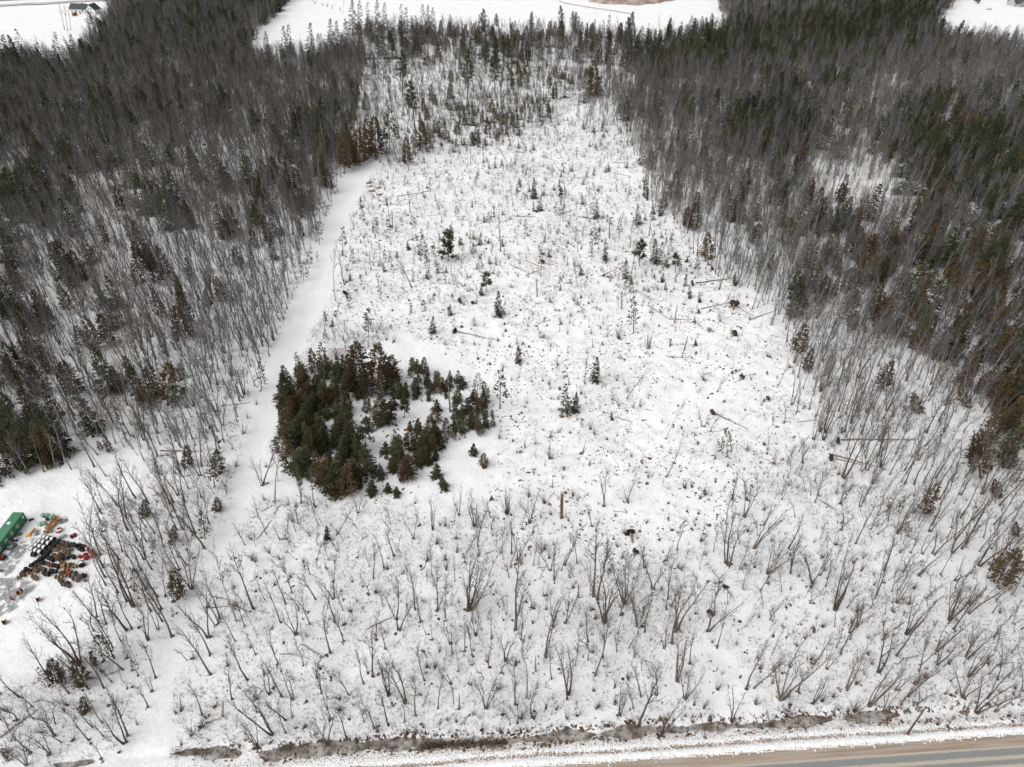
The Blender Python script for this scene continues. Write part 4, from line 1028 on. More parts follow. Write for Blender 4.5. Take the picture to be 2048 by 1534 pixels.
# ------------------------------------------------------------------ masses: instances on points
def mass_object(name, label, cat, meshes, pts, quats, scales, idx):
    proto = bpy.data.collections.new(name + "_forms")
    for i, me_ in enumerate(meshes):
        o = bpy.data.objects.new("%s_form_%02d" % (name, i), me_)
        proto.objects.link(o)
    me_ = bpy.data.meshes.new(name)
    me_.from_pydata([tuple(p) for p in pts], [], [])
    a = me_.attributes.new("rot", 'FLOAT_VECTOR', 'POINT'); a.data.foreach_set("vector", np.asarray(quats, np.float32).ravel())
    a = me_.attributes.new("scl", 'FLOAT_VECTOR', 'POINT'); a.data.foreach_set("vector", np.asarray(scales, np.float32).ravel())
    a = me_.attributes.new("idx", 'INT', 'POINT'); a.data.foreach_set("value", np.asarray(idx, np.int32))
    o = obj(name, me_, kind="stuff", label=label, category=cat)
    ng = bpy.data.node_groups.new(name, 'GeometryNodeTree')
    ng.interface.new_socket("Geometry", in_out='INPUT', socket_type='NodeSocketGeometry')
    ng.interface.new_socket("Geometry", in_out='OUTPUT', socket_type='NodeSocketGeometry')
    N, L = ng.nodes, ng.links
    gi, go = N.new("NodeGroupInput"), N.new("NodeGroupOutput")
    mp_ = N.new("GeometryNodeMeshToPoints"); mp_.inputs["Radius"].default_value = 0.01
    ci = N.new("GeometryNodeCollectionInfo"); ci.inputs["Collection"].default_value = proto
    ci.inputs["Separate Children"].default_value = True; ci.inputs["Reset Children"].default_value = True
    ip = N.new("GeometryNodeInstanceOnPoints"); ip.inputs["Pick Instance"].default_value = True
    def na(nm, ty):
        q = N.new("GeometryNodeInputNamedAttribute"); q.data_type = ty; q.inputs["Name"].default_value = nm
        return q.outputs["Attribute"]
    e2r = N.new("FunctionNodeEulerToRotation")
    L.new(gi.outputs[0], mp_.inputs[0]); L.new(mp_.outputs[0], ip.inputs["Points"])
    L.new(ci.outputs[0], ip.inputs["Instance"])
    L.new(na("idx", 'INT'), ip.inputs["Instance Index"])
    L.new(na("rot", 'FLOAT_VECTOR'), e2r.inputs[0]); L.new(e2r.outputs[0], ip.inputs["Rotation"])
    L.new(na("scl", 'FLOAT_VECTOR'), ip.inputs["Scale"])
    L.new(ip.outputs[0], go.inputs[0])
    md = o.modifiers.new("spread", 'NODES'); md.node_group = ng
    return o

for kind, lst in masses.items():
    if not lst: continue
    nm, lab, cat = STUFF[kind]
    pts, ro, sc_, ix = [], [], [], []
    for p in lst:
        s = p['h'] / VAR[kind][p['var']][0]
        pts.append((p['x'], p['y'], p['z']))
        ro.append(tuple(qrot(p['lean'], p['rz']).to_euler()))
        sc_.append((s * p['wid'], s * p['wid'], s)); ix.append(p['var'])
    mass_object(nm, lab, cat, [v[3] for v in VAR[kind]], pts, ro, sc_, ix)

# leaf litter and clods lying on the snow
pts, ro, sc_, ix = [], [], [], []
def clods(poly, cell, prob, s0, s1, box):
    X, Y = jitter_grid(*box, cell)
    px, py, _ = proj(X, Y)
    k = inpoly(px, py, poly) & (polydist(X, Y, TRACK) > 2.6) & (road_d(X, Y) < -4)
    k &= rng.uniform(0, 1, X.shape) < prob * (2 * vnoise(X, Y, 9, 41)) ** 1.5
    Z = ground_z(X, Y)
    for i in np.nonzero(k)[0]:
        pts.append((X[i], Y[i], Z[i] - .02)); ro.append((0, 0, rng.uniform(0, 6.28)))
        s = rng.uniform(s0, s1) * (1 if rng.uniform() < .85 else 1.6)
        sc_.append((s, s * rng.uniform(.5, 1), s * rng.uniform(.4, .9))); ix.append(int(rng.integers(6)))
clods(CLEAR, 1.5, .5, .4, 1.5, (-140, 150, 90, 420))
clods(C2, 3.0, .4, .5, 1.4, (-150, 200, 330, 560))
clods(FRONT, 2.0, .32, .3, 1.1, (-90, 170, 58, 160))
clods(WEST, 2.0, .3, .15, .6, (-140, -50, 85, 190))
clods(SWCORNER, 2.0, .4, .15, .6, (-120, -40, 55, 110))
clods(LF_MID, 2.4, .35, .2, .7, (-170, -50, 120, 300))
clods(RF_MID, 2.4, .3, .2, .7, (40, 220, 90, 400))
clods(STRIP, 2.0, .3, .2, .6, (-100, -20, 160, 210))
clods(THICKET, 1.6, .5, .4, 1.3, (-90, 0, 120, 200))
for k in range(700):                                          # leaf and sedge clumps along the ditch banks
    t = rng.uniform(2, len(DITCH) - 2); i = int(t); f = t - i
    x, y = DITCH[i][0] * (1 - f) + DITCH[i + 1][0] * f, DITCH[i][1] * (1 - f) + DITCH[i + 1][1] * f + rng.choice([-1, 1], p=[.35, .65]) * rng.uniform(.6, 1.9)
    s = rng.uniform(.4, 1.4); pts.append((x, y, float(ground_z(x, y)) - .02)); ro.append((0, 0, rng.uniform(0, 6.28))); sc_.append((s, s * .8, s)); ix.append(int(rng.integers(6)))
mass_object("leaf_litter", "brown leaf clumps and clods dotting the snow", "litter", LIT, pts, ro, sc_, ix)

# thin whips and dead stems sticking out of the snow
WH = []
for k in range(6):
    q = MB()
    for j in range(int(rng.integers(8, 18))):
        o_ = np.array([rng.normal(0, .7), rng.normal(0, .7), -.05]); L_ = rng.uniform(.4, 1.7)
        P_ = curve_path(o_, (rng.normal(0, .35), rng.normal(0, .35), 1), L_, 2, .15)
        q.tube(P_, [.024, .018, 0], 3, tip=True)
        for w_ in range(2):
            p0, d0 = along(P_, rng.uniform(.3, .9)); q.tube([p0, p0 + side_dir(d0, .6, rng.uniform(0, 6.28)) * L_ * .35], [.012, 0], 3, tip=True)
    WH.append(q.mesh("whips", M['shrub']))
pts, ro, sc_, ix = [], [], [], []
def whips(poly, cell, prob, box, s0=.7, s1=1.4):
    X, Y = jitter_grid(*box, cell)
    px, py, _ = proj(X, Y)
    k = inpoly(px, py, poly) & (polydist(X, Y, TRACK) > 3.0) & (road_d(X, Y) < -3.5)
    k &= rng.uniform(0, 1, X.shape) < prob * (2 * vnoise(X, Y, 12, 43)) ** 1.2
    Z = ground_z(X, Y)
    for i in np.nonzero(k)[0]:
        pts.append((X[i], Y[i], Z[i])); ro.append((rng.normal(0, .08), rng.normal(0, .08), rng.uniform(0, 6.28)))
        s = rng.uniform(s0, s1); sc_.append((s, s, s)); ix.append(int(rng.integers(6)))
whips(FRONT, 1.6, .75, (-90, 170, 58, 160))
whips(CLEAR, 1.9, .5, (-140, 150, 90, 420), .6, 1.1)
whips(C2, 2.3, .8, (-150, 200, 330, 560), .9, 2.0)
whips(STRIP, 1.6, .75, (-100, -20, 160, 210))
whips(WEST, 1.5, .8, (-140, -50, 85, 190))
whips(SWCORNER, 1.5, .9, (-120, -40, 55, 110))
whips(LF_MID, 1.8, .7, (-170, -50, 120, 300))
whips(RF_MID, 1.8, .65, (40, 220, 90, 400))
mass_object("dead_stems", "thin dead stems sticking up through the snow", "stems", WH, pts, ro, sc_, ix)

# broken branches lying on the snow
ST = []
for k in range(6):
    q = MB()
    L_ = rng.uniform(1.2, 4.0)
    P_ = curve_path((-L_ / 2, 0, .05), (1, 0, 0), L_, 3, .12)
    for w_ in P_: w_[2] = abs(w_[2] - .05) * .3 + .05
    q.tube(P_, [.055, .05, .035, .012], 4, tip=True)
    for j in range(5):
        p0, d0 = along(P_, rng.uniform(.15, .95)); v = side_dir(d0, rng.uniform(.5, 1.0), rng.uniform(0, 6.28)); v[2] = abs(v[2]) * .5
        q.tube([p0, p0 + v * rng.uniform(.3, 1.0)], [.022, 0], 3, tip=True)
    ST.append(q.mesh("branch", M['dead']))
pts, ro, sc_, ix = [], [], [], []
for poly, cell, prob, box in ((CLEAR, 3.4, .36, (-140, 150, 90, 420)), (C2, 4, .5, (-150, 200, 330, 560)), (LF_MID, 5, .35, (-170, -50, 120, 300)), (RF_MID, 5, .35, (40, 220, 90, 400)), (WEST, 5, .3, (-140, -50, 85, 190)), (FRONT, 7, .25, (-90, 170, 58, 160))):
    X, Y = jitter_grid(*box, cell)
    px, py, _ = proj(X, Y)
    k = inpoly(px, py, poly) & (polydist(X, Y, TRACK) > 3.4) & (rng.uniform(0, 1, X.shape) < prob)
    Z = ground_z(X, Y)
    for i in np.nonzero(k)[0]:
        pts.append((X[i], Y[i], Z[i])); ro.append((0, 0, rng.uniform(0, 6.28))); s = rng.uniform(.5, 1.3); sc_.append((s, s, s)); ix.append(int(rng.integers(6)))
mass_object("broken_branches", "broken branches strewn over the snow", "branches", ST, pts, ro, sc_, ix)

# ------------------------------------------------------------------ small builders on the ground
def at(tile, zx, zy, z=0.0):
    px, py = tile[0] + zx / tile[2], tile[1] + zy / tile[2]
    x, y = gp(px, py)
    k = (CAM_H - z) / CAM_H
    return float(x) * k, float(y) * k, px, py

def label_later(o, head, px, py, name, cat):
    o["category"] = cat
    LABELLED.append((o, head, zone_phrase(px, py), px, name))

# fallen logs
LOGS = [(Z7, "1250 235 1390 240;860 680 980 720;1080 625 1140 640;1580 650 1850 780;770 645 830 668"),
        (R8, "790 445 1290 445;740 550 1100 650;745 570 1000 630;640 845 760 930;490 325 620 310"),
        (T3, "690 900 780 885;830 875 920 850;150 750 255 720"), (T4, "530 930 640 1060;670 1110 770 1240;1680 220 1800 295;745 335 915 390"),
        (UL, "1740 750 1880 815;1840 705 2010 775;1850 830 1980 775;1290 870 1370 960;640 210 780 250;880 550 980 510;1290 1280 1600 1350;1130 890 1245 890;480 715 640 720;800 180 1010 150"),
        (UR, "470 345 595 372;1400 890 1740 845;1005 1065 1180 1180;1180 1180 1360 1185;905 940 1000 1000;1440 1100 1660 1050;1740 1080 1850 1150;1830 1195 2040 1120;410 1065 510 1125;610 840 760 770;270 330 380 300;1790 710 1910 720;1250 90 1340 95"),
        (SW, "620 580 920 545;450 530 610 515;700 740 810 775;700 900 790 865;0 1030 400 1040;0 1080 160 1050;360 105 510 100"),
        (T1, "1640 935 1700 895;1710 495 1860 300;1650 285 1720 260;1750 215 1890 145;1880 245 1950 140;640 60 770 45;1210 1070 1450 1130;1150 1210 1460 1185;1470 1170 1620 1240"),
        (Z3, "1640 375 1750 380;1760 315 1900 400;0 870 230 700;610 500 700 465;1200 780 1290 750"), (T2, "450 655 560 600;1060 195 1130 235;870 1530 1170 1380;830 610 900 550"),
        ((980, 250, 5.68), "590 355 720 410;1000 1050 1220 1085;840 1005 940 970;1400 430 1570 435;1400 550 1600 590;1310 790 1400 870;280 1045 520 1050;110 270 190 430"),
        ((640, 280, 5.68), "1670 375 1790 365;0 780 160 740;1040 1150 1140 1100;1580 285 1640 290;1150 600 1280 570")]
for tile, text in LOGS:
    for it in text.split(';'):
        a, b_, c, d = [float(v) for v in it.split()]
        x0, y0, px, py = at(tile, a, b_); x1, y1, _, _ = at(tile, c, d)
        L = math.hypot(x1 - x0, y1 - y0)
        if L > 22: x1, y1 = x0 + (x1 - x0) * 22 / L, y0 + (y1 - y0) * 22 / L; L = 22
        r = min(.24, .07 + .009 * L)
        q, st = MB(), MB()
        N_ = 6
        P_ = []
        for k in range(N_ + 1):
            t = k / N_
            xx, yy = x0 + (x1 - x0) * t, y0 + (y1 - y0) * t
            P_.append(np.array([(xx - x0) + rng.normal(0, .06), (yy - y0) + rng.normal(0, .06), r * .8 + rng.uniform(0, .12)]))
        q.tube(P_, [r * (1 - .6 * k / N_) for k in range(N_ + 1)], 6, cap=True)
        for k in range(int(3 + L * .9)):
            p0, dd_ = along(P_, rng.uniform(.2, .98))
            v = nrm(dd_ * .7 + np.array([rng.normal(0, .8), rng.normal(0, .8), abs(rng.normal(.3, .4))]))
            ll = rng.uniform(.3, 1.4)
            st.tube([p0, p0 + v * ll * .6 , p0 + v * ll + np.array([0, 0, .1])], [.022, .014, 0], 3, tip=True)
        e = obj("fallen_log", None, None, (x0, y0, float(ground_z((x0 + x1) / 2, (y0 + y1) / 2))))
        obj("trunk", q.mesh("log_trunk", M['dead'], True), e)
        obj("branch_stubs", st.mesh("log_stubs", M['bark']), e)
        label_later(e, ("long" if L > 9 else "short") + " fallen log on the snow", px, py, "fallen_log", "log")

# root plates of thrown trees
def root_plate(tile, zx, zy, R, face, label, trunk=2.2):
    x, y, px, py = at(tile, zx, zy)
    e = obj("root_plate", None, None, (x, y, float(ground_z(x, y))))
    e.rotation_euler = (0, 0, face); e["label"] = label; e["category"] = "roots"
    q = MB()
    seg = 18
    rim = [R * rng.uniform(.6, 1.15) for _ in range(seg)]
    for lay, (yy, f) in enumerate(((-.28, .55), (-.15, .95), (.05, 1.0), (.22, .6))):
        for k in range(seg):
            a = 6.283 * k / seg
            rr = rim[k] * f * rng.uniform(.85, 1.12)
            q.v.append((rr * math.cos(a), yy * R * .8 + rng.normal(0, .04), max(-.1, R * .82 + rr * math.sin(a) * .95)))
    for lay in range(3):
        for k in range(seg):
            k2 = (k + 1) % seg
            q.f.append((lay * seg + k, lay * seg + k2, (lay + 1) * seg + k2, (lay + 1) * seg + k)); q.m.append(0)
    q.f.append(tuple(range(seg))[::-1]); q.m.append(0)
    q.f.append(tuple(range(3 * seg, 4 * seg))); q.m.append(0)
    obj("soil", q.mesh("root_soil", M['soil']), e)
    st = MB()
    for k in range(16):
        a = rng.uniform(0, 6.28)
        p0 = np.array([math.cos(a) * R * .3, 0, R * .82 + math.sin(a) * R * .3])
        d = np.array([math.cos(a), rng.normal(-.25, .3), math.sin(a)])
        pt = curve_path(p0, d, R * rng.uniform(.8, 1.35), 3, .25)
        for w_ in pt: w_[2] = max(w_[2], 0.02)
        st.tube(pt, [.06, .045, .03, .008], 4, tip=True)
    obj("roots", st.mesh("root_limbs", M['soil']), e)
    if trunk:
        t_ = MB(); t_.tube([(0, .1, R * .75), (0.05, trunk * .5, R * .5), (.1, trunk, .2)], [R * .2, R * .16, R * .14], 8, cap=True)
        obj("trunk", t_.mesh("root_trunk", M['dead'], True), e)
PLATES = [(T3, 1635, 560, 1.35, 3.3, "large dark upturned root plate with a pale stub in the near clearing", 2.4), (T3, 1695, 750, .9, 2.6, "small brown upturned root plate beside the larger one", .8),
          (Z7, 1750, 70, 1.0, 1.2, "dark root plate under the slanting trees at the right woods", 1.6), (Z7, 1800, 400, 1.0, 2.4, "dark root plate with a stub on open snow near the right woods", 1.8), (Z7, 1990, 560, .9, 2.0, "small dark root plate by the right woods above the thin cedar", 1.5),
          (Z7, 1580, 670, 1.1, -1.1, "root plate at the butt of a long fallen log right of centre", .8), (R8, 790, 395, .95, 1.4, "upper of two black root plates at the right woods", 0), (R8, 765, 465, 1.15, -1.6, "black root plate with a long level log lying right of it", .6),
          (R8, 720, 580, 1.2, -1.5, "narrow black root plate with two parallel logs lying right of it", .6), (UR, 1705, 1085, 1.9, 2.9, "largest reddish root plate at the edge of the right woods", 2.0), (UR, 1420, 1130, 1.0, 1.7, "small black root plate left of the largest reddish one", 1.0),
          (UR, 1715, 1310, 1.2, 2.2, "dark root plate below the largest reddish one", 1.6), (UR, 1370, 905, 1.1, -1.5, "root plate at the left end of a long log by the right woods", .6), (UR, 1530, 780, .9, 2.0, "small black root plate under the upper right woods", 0),
          (SW, 245, 450, 1.3, 1.2, "round dark root plate inside the left woods' edge", 0), (UL, 1310, 1050, 1.4, 2.3, "twin root plate's left half, brown, in the mid clearing", 0), (UL, 1415, 1055, .9, 2.9, "twin root plate's right half, low and dark, in the mid clearing", 0),
          (UL, 1985, 730, 1.1, 2.6, "brown root plate where three logs meet in the upper clearing", .6), (UL, 1270, 1285, 1.2, .9, "brown root plate with a thin log to its right, middle clearing", .8), (UL, 375, 990, 1.1, 2.8, "brown root plate right of the snow track", 0),
          (T4, 510, 1375, 1.0, 2.6, "small reddish root plate among the foreground trees", .6), (T4, 660, 1110, .8, 2.9, "root plate with broken logs on both sides in the foreground", .5)]
for a in PLATES: root_plate(*a)

# stumps
SP_ = []
for k in range(3):
    q, c = MB(), MB()
    r = .17 + .03 * k
    q.tube([(0, 0, -.1), (0, 0, .12), (0.01, 0, .42 + .1 * k)], [r * 1.5, r * 1.1, r], 8)
    c.tube([(0.01, 0, .40 + .1 * k), (0.01, 0, .425 + .1 * k)], [r * .99, r * .97], 8, cap=True)
    SP_.append((q.mesh("stump_side", M['bark'], True), c.mesh("stump_top", M['cut'])))
X, Y = jitter_grid(-110, 130, 95, 330, 8.2)
px_, py_, _ = proj(X, Y)
kk = far_from_traced(X, Y, 1.2, inpoly(px_, py_, CLEAR) & (polydist(X, Y, TRACK) > 3.5) & (rng.uniform(0, 1, X.shape) < .5))
for i in np.nonzero(kk)[0][:170]:
    e = obj("stump", None, None, (X[i], Y[i], float(ground_z(X[i], Y[i])))); s = rng.uniform(.8, 1.5); e.scale = (s, s, s); e.rotation_euler = (rng.normal(0, .08), rng.normal(0, .08), rng.uniform(0, 6))
    k = int(rng.integers(3))
    obj("side", SP_[k][0], e); obj("cut_face", SP_[k][1], e)
    o = obj("base_litter", LIT[int(rng.integers(6))], e); o.scale = (.9, .9, .5)
    label_later(e, "cut stump", float(px_[i]), float(py_[i]), "stump", "stump")

# mounds at the end of the track
for k, (zx, zy, r, lb) in enumerate(((560, 490, 1.6, "topmost brown earth mound where the track turns"), (570, 530, 1.4, "second brown earth mound where the track turns"), (665, 548, 1.5, "upper right brown earth mound where the track turns"),
                                     (590, 585, 1.7, "widest brown earth mound, lower left of the five"), (675, 625, 1.4, "lowest brown earth mound, right of the five"))):
    x, y, px, py = at((640, 280, 5.68), zx, zy)
    q = MB(); q.mound(r, r * .62, 12, 5, .12); c = MB(); c.mound(r * .72, r * .2, 10, 2, .15, (-r * .1, r * .25, r * .46))
    e = obj("earth_mound", None, None, (x, y, float(ground_z(x, y)))); e["label"] = lb; e["category"] = "mound"
    obj("earth", q.mesh("mound_earth", M['dead'], True), e); obj("snow_cap", c.mesh("mound_snow", M['snow'], True), e)

# brush piles
for tile, zx, zy, lb in ((UR, 145, 655, "pile of pale cut poles in the upper clearing"), (UR, 1510, 1270, "low heap of thin branches near the right woods"), (UR, 150, 1330, "upright tangle of brown brush in the mid clearing"), (T1, 1480, 1180, "sprawling broken branch heap right of the track")):
    x, y, px, py = at(tile, zx, zy)
    e = obj("brush_pile", None, None, (x, y, float(ground_z(x, y)))); e["label"] = lb; e["category"] = "brush pile"
    q = MB(); a0 = rng.uniform(0, 3)
    for k in range(18):
        a = a0 + rng.normal(0, .5); L = rng.uniform(1.2, 3.2); c = np.array([rng.normal(0, .5), rng.normal(0, .5), rng.uniform(.05, .6)])
        d = np.array([math.cos(a), math.sin(a), rng.normal(0, .12)])
        q.tube([c - d * L / 2, c + d * L / 2], [.05, .025], 5, cap=True)
    obj("poles", q.mesh("brush_poles", M['dead']), e)
    q = MB()
    for k in range(40):
        c = np.array([rng.normal(0, .7), rng.normal(0, .7), rng.uniform(.1, .5)])
        q.tube([c, c + rng.normal(0, .5, 3) + np.array([0, 0, .2])], [.014, 0], 3, tip=True)
    obj("twigs", q.mesh("brush_twigs", M['shrub']), e)

# reeds in the ditch and dead grass on the verge
q = MB()
RX = np.where(rng.uniform(0, 1, 2600) < .70, rng.uniform(842, 1012, 2600), np.where(rng.uniform(0, 1, 2600) < .35, rng.uniform(340, 480, 2600), rng.uniform(560, 1800, 2600)))
RY = np.interp(RX, [340, 480, 700, 850, 1010, 1500, 1800], [1505, 1500, 1494, 1490, 1484, 1452, 1431]) + rng.normal(0, 6, 2600)
rx, ry = gp(RX, RY); rz_ = ground_z(rx, ry)
for x, y, z in zip(rx, ry, rz_):
    q.blade((x, y, z), (rng.normal(0, .35), rng.normal(0, .35), 1), rng.uniform(.35, 1.1), .06, (1, 0, 0))
obj("reeds", q.mesh("reeds", M['reed']), kind="stuff", label="tan dead reeds standing in the icy ditch", category="reeds")
q = MB()
u = rng.uniform(-90, 110, 11000); d = -np.abs(rng.normal(2.6, 1.9, 11000)) - .2
rx, ry = ROAD_O[0] + RU[0] * u + RN[0] * d, ROAD_O[1] + RU[1] * u + RN[1] * d
kk = vnoise(rx, ry, 3, 77) > .42
rx, ry = rx[kk], ry[kk]; rz_ = ground_z(rx, ry)
for x, y, z in zip(rx, ry, rz_):
    q.tube([(x, y, z - .03), (x + rng.normal(0, .15), y + rng.normal(0, .15), z + rng.uniform(.1, .4))], [.018, 0], 3, tip=True)
obj("verge_grass", q.mesh("verge_grass", M['grass']), kind="stuff", label="dead grass poking through snow along the road verge", category="grass")

# clods of ploughed snow along the gravel
SN = []
for k in range(4):
    q = MB()
    for j in range(3): q.mound(rng.uniform(.12, .3), rng.uniform(.08, .2), 7, 2, .3, (rng.normal(0, .25), rng.normal(0, .25), 0))
    SN.append(q.mesh("snow_clod", M['snow']))
u = rng.uniform(-90, 110, 800); d = rng.normal(-.5, .4, 800)
rx, ry = ROAD_O[0] + RU[0] * u + RN[0] * d, ROAD_O[1] + RU[1] * u + RN[1] * d
rz_ = np.maximum(ground_z(rx, ry), -.02)
ss = rng.uniform(.25, .75, 800)
mass_object("snow_clods", "lumps of ploughed snow along the gravel edge", "snow", SN, np.stack([rx, ry, rz_], -1), [(0, 0, float(a)) for a in rng.uniform(0, 6.28, 800)], [(float(a), float(a), float(a)) for a in ss], rng.integers(0, 4, 800))

# ------------------------------------------------------------------ utility pole by the road
M['pole'] = simple('pole_wood', (0.15, 0.085, 0.06), (0.08, 0.05, 0.038), .85, 2, False)
M['steel'] = simple('galvanised', (0.35, 0.36, 0.37), (0.25, 0.26, 0.27), .45, 5, False, metal=.6)
x, y = gp(1813, 1470); x, y = float(x), float(y)
e = obj("utility_pole", None, None, (x, y, float(ground_z(x, y)))); e["label"] = "brown wooden utility pole standing beside the road"; e["category"] = "pole"
q = MB(); q.tube([(0, 0, -.3), (0, 0, 4.5), (0.02, 0, 9.0)], [.17, .15, .12], 10, cap=True); obj("pole", q.mesh("pole", M['pole'], True), e)
q = MB(); q.tube([(0, 0, 8.9), (0, 0, 9.2)], [.03, .03], 6, cap=True); q.tube([(0, 0, 9.18), (0, 0, 9.26), (0, 0, 9.34)], [.05, .07, .03], 8, cap=True); obj("insulator", q.mesh("insulator", M['steel']), e)
q = MB()
for z_ in (7.6, 8.2): q.box((.17, 0, z_), (.10, .06, .18))
obj("bracket", q.mesh("bracket", M['steel']), e)
q = MB(); q.mound(.75, .16, 10, 3, .2); obj("earth_collar", q.mesh("earth_collar", M['gravel']), e)

# ------------------------------------------------------------------ the cable yard
Y2 = (0, 1030, 9.295); Y1 = (0, 980, 4.793)
M['green'] = simple('container_green', (0.050, 0.205, 0.105), (0.040, 0.165, 0.085), .5, .8, False, .4)
M['greent'] = simple('container_roof_green', (0.075, 0.25, 0.14), (0.06, 0.20, 0.115), .55, .6, False, .4)
M['white'] = simple('white_paint', (.78, .78, .78), (.68, .68, .67), .5, 3, False)
M['black'] = simple('black_plastic', (.018, .018, .02), (.03, .03, .032), .5, 4, True)
M['wrap'] = simple('white_wrap', (.80, .80, .82), (.70, .70, .73), .35, 4, False)
M['wood'] = simple('reel_wood', (.50, .32, .165), (.38, .23, .115), .8, 5, True)
M['oldwood'] = simple('weathered_wood', (.25, .205, .17), (.15, .12, .10), .9, 5, True)
M['red'] = simple('red_paint', (.42, .055, .028), (.30, .04, .022), .5, 4, True)
M['rope'] = simple('cable_black', (.02, .02, .022), (.04, .04, .042), .6, 12, True)
M['mint'] = simple('mint_plastic', (.36, .60, .46), (.28, .50, .38), .45, 4, True)
M['yellow'] = simple('yellow_paint', (.80, .42, .03), (.68, .34, .02), .5, 4, False)
M['bluep'] = simple('blue_plastic', (.06, .10, .22), (.05, .08, .17), .4, 4, False)
M['grey'] = simple('grey_sheet', (.35, .36, .37), (.25, .26, .27), .6, 3, True)
M['tyre'] = simple('tyre_rubber', (.02, .02, .02), (.03, .03, .03), .8, 8, False)

def disc(q, x0, x1, r0, r1=None, seg=20, hole=0.0):
    """a wheel along the x axis"""
    b_ = len(q.v); r1 = r1 or r0
    for xx, rr in ((x0, r0), (x1, r1)):
        for k in range(seg):
            a = 6.2832 * k / seg
            q.v.append((xx, rr * math.cos(a), rr * math.sin(a)))
    for k in range(seg):
        k2 = (k + 1) % seg
        q.f.append((b_ + k, b_ + k2, b_ + seg + k2, b_ + seg + k)); q.m.append(q.cur)
    q.f.append(tuple(b_ + k for k in range(seg))[::-1]); q.m.append(q.cur)
    q.f.append(tuple(b_ + seg + k for k in range(seg))); q.m.append(q.cur)

REEL = {}
def reel_meshes(kind, fm, cm, core, wid):
    fl = []
    for s in (-1, 1):
        q = MB()
        disc(q, s * wid - .04, s * wid + .04, .5, seg=22)
        if kind in ('wood', 'grey'):
            for k in range(5):                                  # planks of the cheek, a little uneven
                yy = -.36 + .18 * k; hh = math.sqrt(max(.02, .235 - yy * yy))
                q.box((s * (wid + .046 + .004 * (k % 2)), yy, 0), (.014, .165, 2 * hh * .98))
        else:
            for k in range(6):                                  # pressed ribs
                a = 6.2832 * k / 6
                R_ = np.array([[1, 0, 0], [0, math.cos(a), -math.sin(a)], [0, math.sin(a), math.cos(a)]])
                q.box(R_ @ np.array([s * (wid + .046), .28, 0]), (.02, .34, .05), rot=R_)
        disc(q, s * (wid + .04) - .012, s * (wid + .06) + .012, .11, seg=12)
        fl.append(q.mesh("reel_flange", fm))
    q = MB(); disc(q, -wid + .03, wid - .03, core, seg=22)
    for k in range(5):
        xx = -wid + .06 + (2 * wid - .12) * (k + .5) / 5
        disc(q, xx - .02, xx + .02, core + .012, seg=22)
    return fl, q.mesh("reel_core", cm)
REEL['white'] = reel_meshes('white', M['black'], M['wrap'], .42, .38)
REEL['black'] = reel_meshes('black', M['black'], M['rope'], .40, .30)
REEL['wood'] = reel_meshes('wood', M['wood'], M['rope'], .30, .32)
REEL['bare'] = reel_meshes('wood', M['wood'], M['wood'], .22, .32)
REEL['grey'] = reel_meshes('grey', M['oldwood'], M['oldwood'], .26, .28)
REEL['red'] = reel_meshes('red', M['red'], M['red'], .34, .38)
REEL_LABEL = {'white': "white-wrapped cable reel with black flanges", 'black': "black cable reel", 'wood': "tan wooden reel wound with black cable", 'bare': "empty tan wooden reel", 'grey': "weathered grey wooden reel", 'red': "red steel reel"}
r0 = gp(0 + 605 / 9.295, 1030 + 630 / 9.295); r1 = gp(745 / 9.295, 1030 + 675 / 9.295)
AX0 = math.atan2(float(r1[1] - r0[1]), float(r1[0] - r0[0]))
REELS = []
def reel(kind, zx, zy, d, daz=0.0, tile=Y2, flat=False, lift=0.0, where="in the reel yard"):
    x, y, px, py = at(tile, zx, zy, d / 2 + lift)
    e = obj("cable_reel", None, None, (x, y, float(ground_z(x, y)) + d * .45 + lift if not flat else float(ground_z(x, y)) + d * .33 + lift))
    e.rotation_euler = (rng.uniform(0, 3), math.radians(90) if flat else 0, AX0 + daz)
    if flat: e.rotation_euler = (0, math.radians(90), AX0 + daz)
    e.scale = (d * .9, d * .9, d * .9)
    fl, co_ = REEL[kind]
    for f in fl: obj("flange", f, e)
    obj("winding" if kind in ('white', 'black', 'wood') else "drum", co_, e)
    e["category"] = "reel"
    REELS.append((e, kind, px, py, d, where))
for k, (a, b_) in enumerate(((835, 410), (895, 425), (975, 440), (745, 485), (815, 500), (905, 520), (680, 560), (750, 580), (825, 600), (605, 630), (675, 655), (745, 680))):
    reel('white', a, b_, 1.35, 0, where="%s row of the white drums" % ("top", "second", "third", "lowest")[k // 3])
for a, b_, d in ((625, 728, 1.3), (1100, 485, 1.2), (1050, 530, 1.2), (1015, 570, 1.2), (975, 610, 1.2), (935, 650, 1.2), (895, 695, 1.2), (855, 740, 1.2), (815, 780, 1.2), (760, 815, 1.2), (720, 860, 1.1), (680, 885, 1.1), (800, 890, 1.2), (640, 920, 1.1), (590, 945, 1.1),
                 (1350, 550, 1.25), (1415, 575, 1.2), (1480, 560, 1.0), (1545, 585, 1.0), (1480, 630, 1.0), (1530, 650, 1.0), (930, 810, 1.2), (985, 835, 1.2), (1320, 770, 1.0), (1375, 785, 1.1), (1185, 790, 1.2), (1245, 800, 1.1), (1015, 935, 1.0), (1075, 955, 1.2),
                 (960, 1035, 1.15), (1025, 1045, 1.15), (830, 1080, 1.15), (885, 1095, 1.3), (505, 1020, 1.1), (555, 1045, 1.0), (1560, 1125, 1.2), (1255, 1260, 1.0), (1140, 840, 1.2)):
    reel('black', a, b_, d, rng.normal(0, .22))
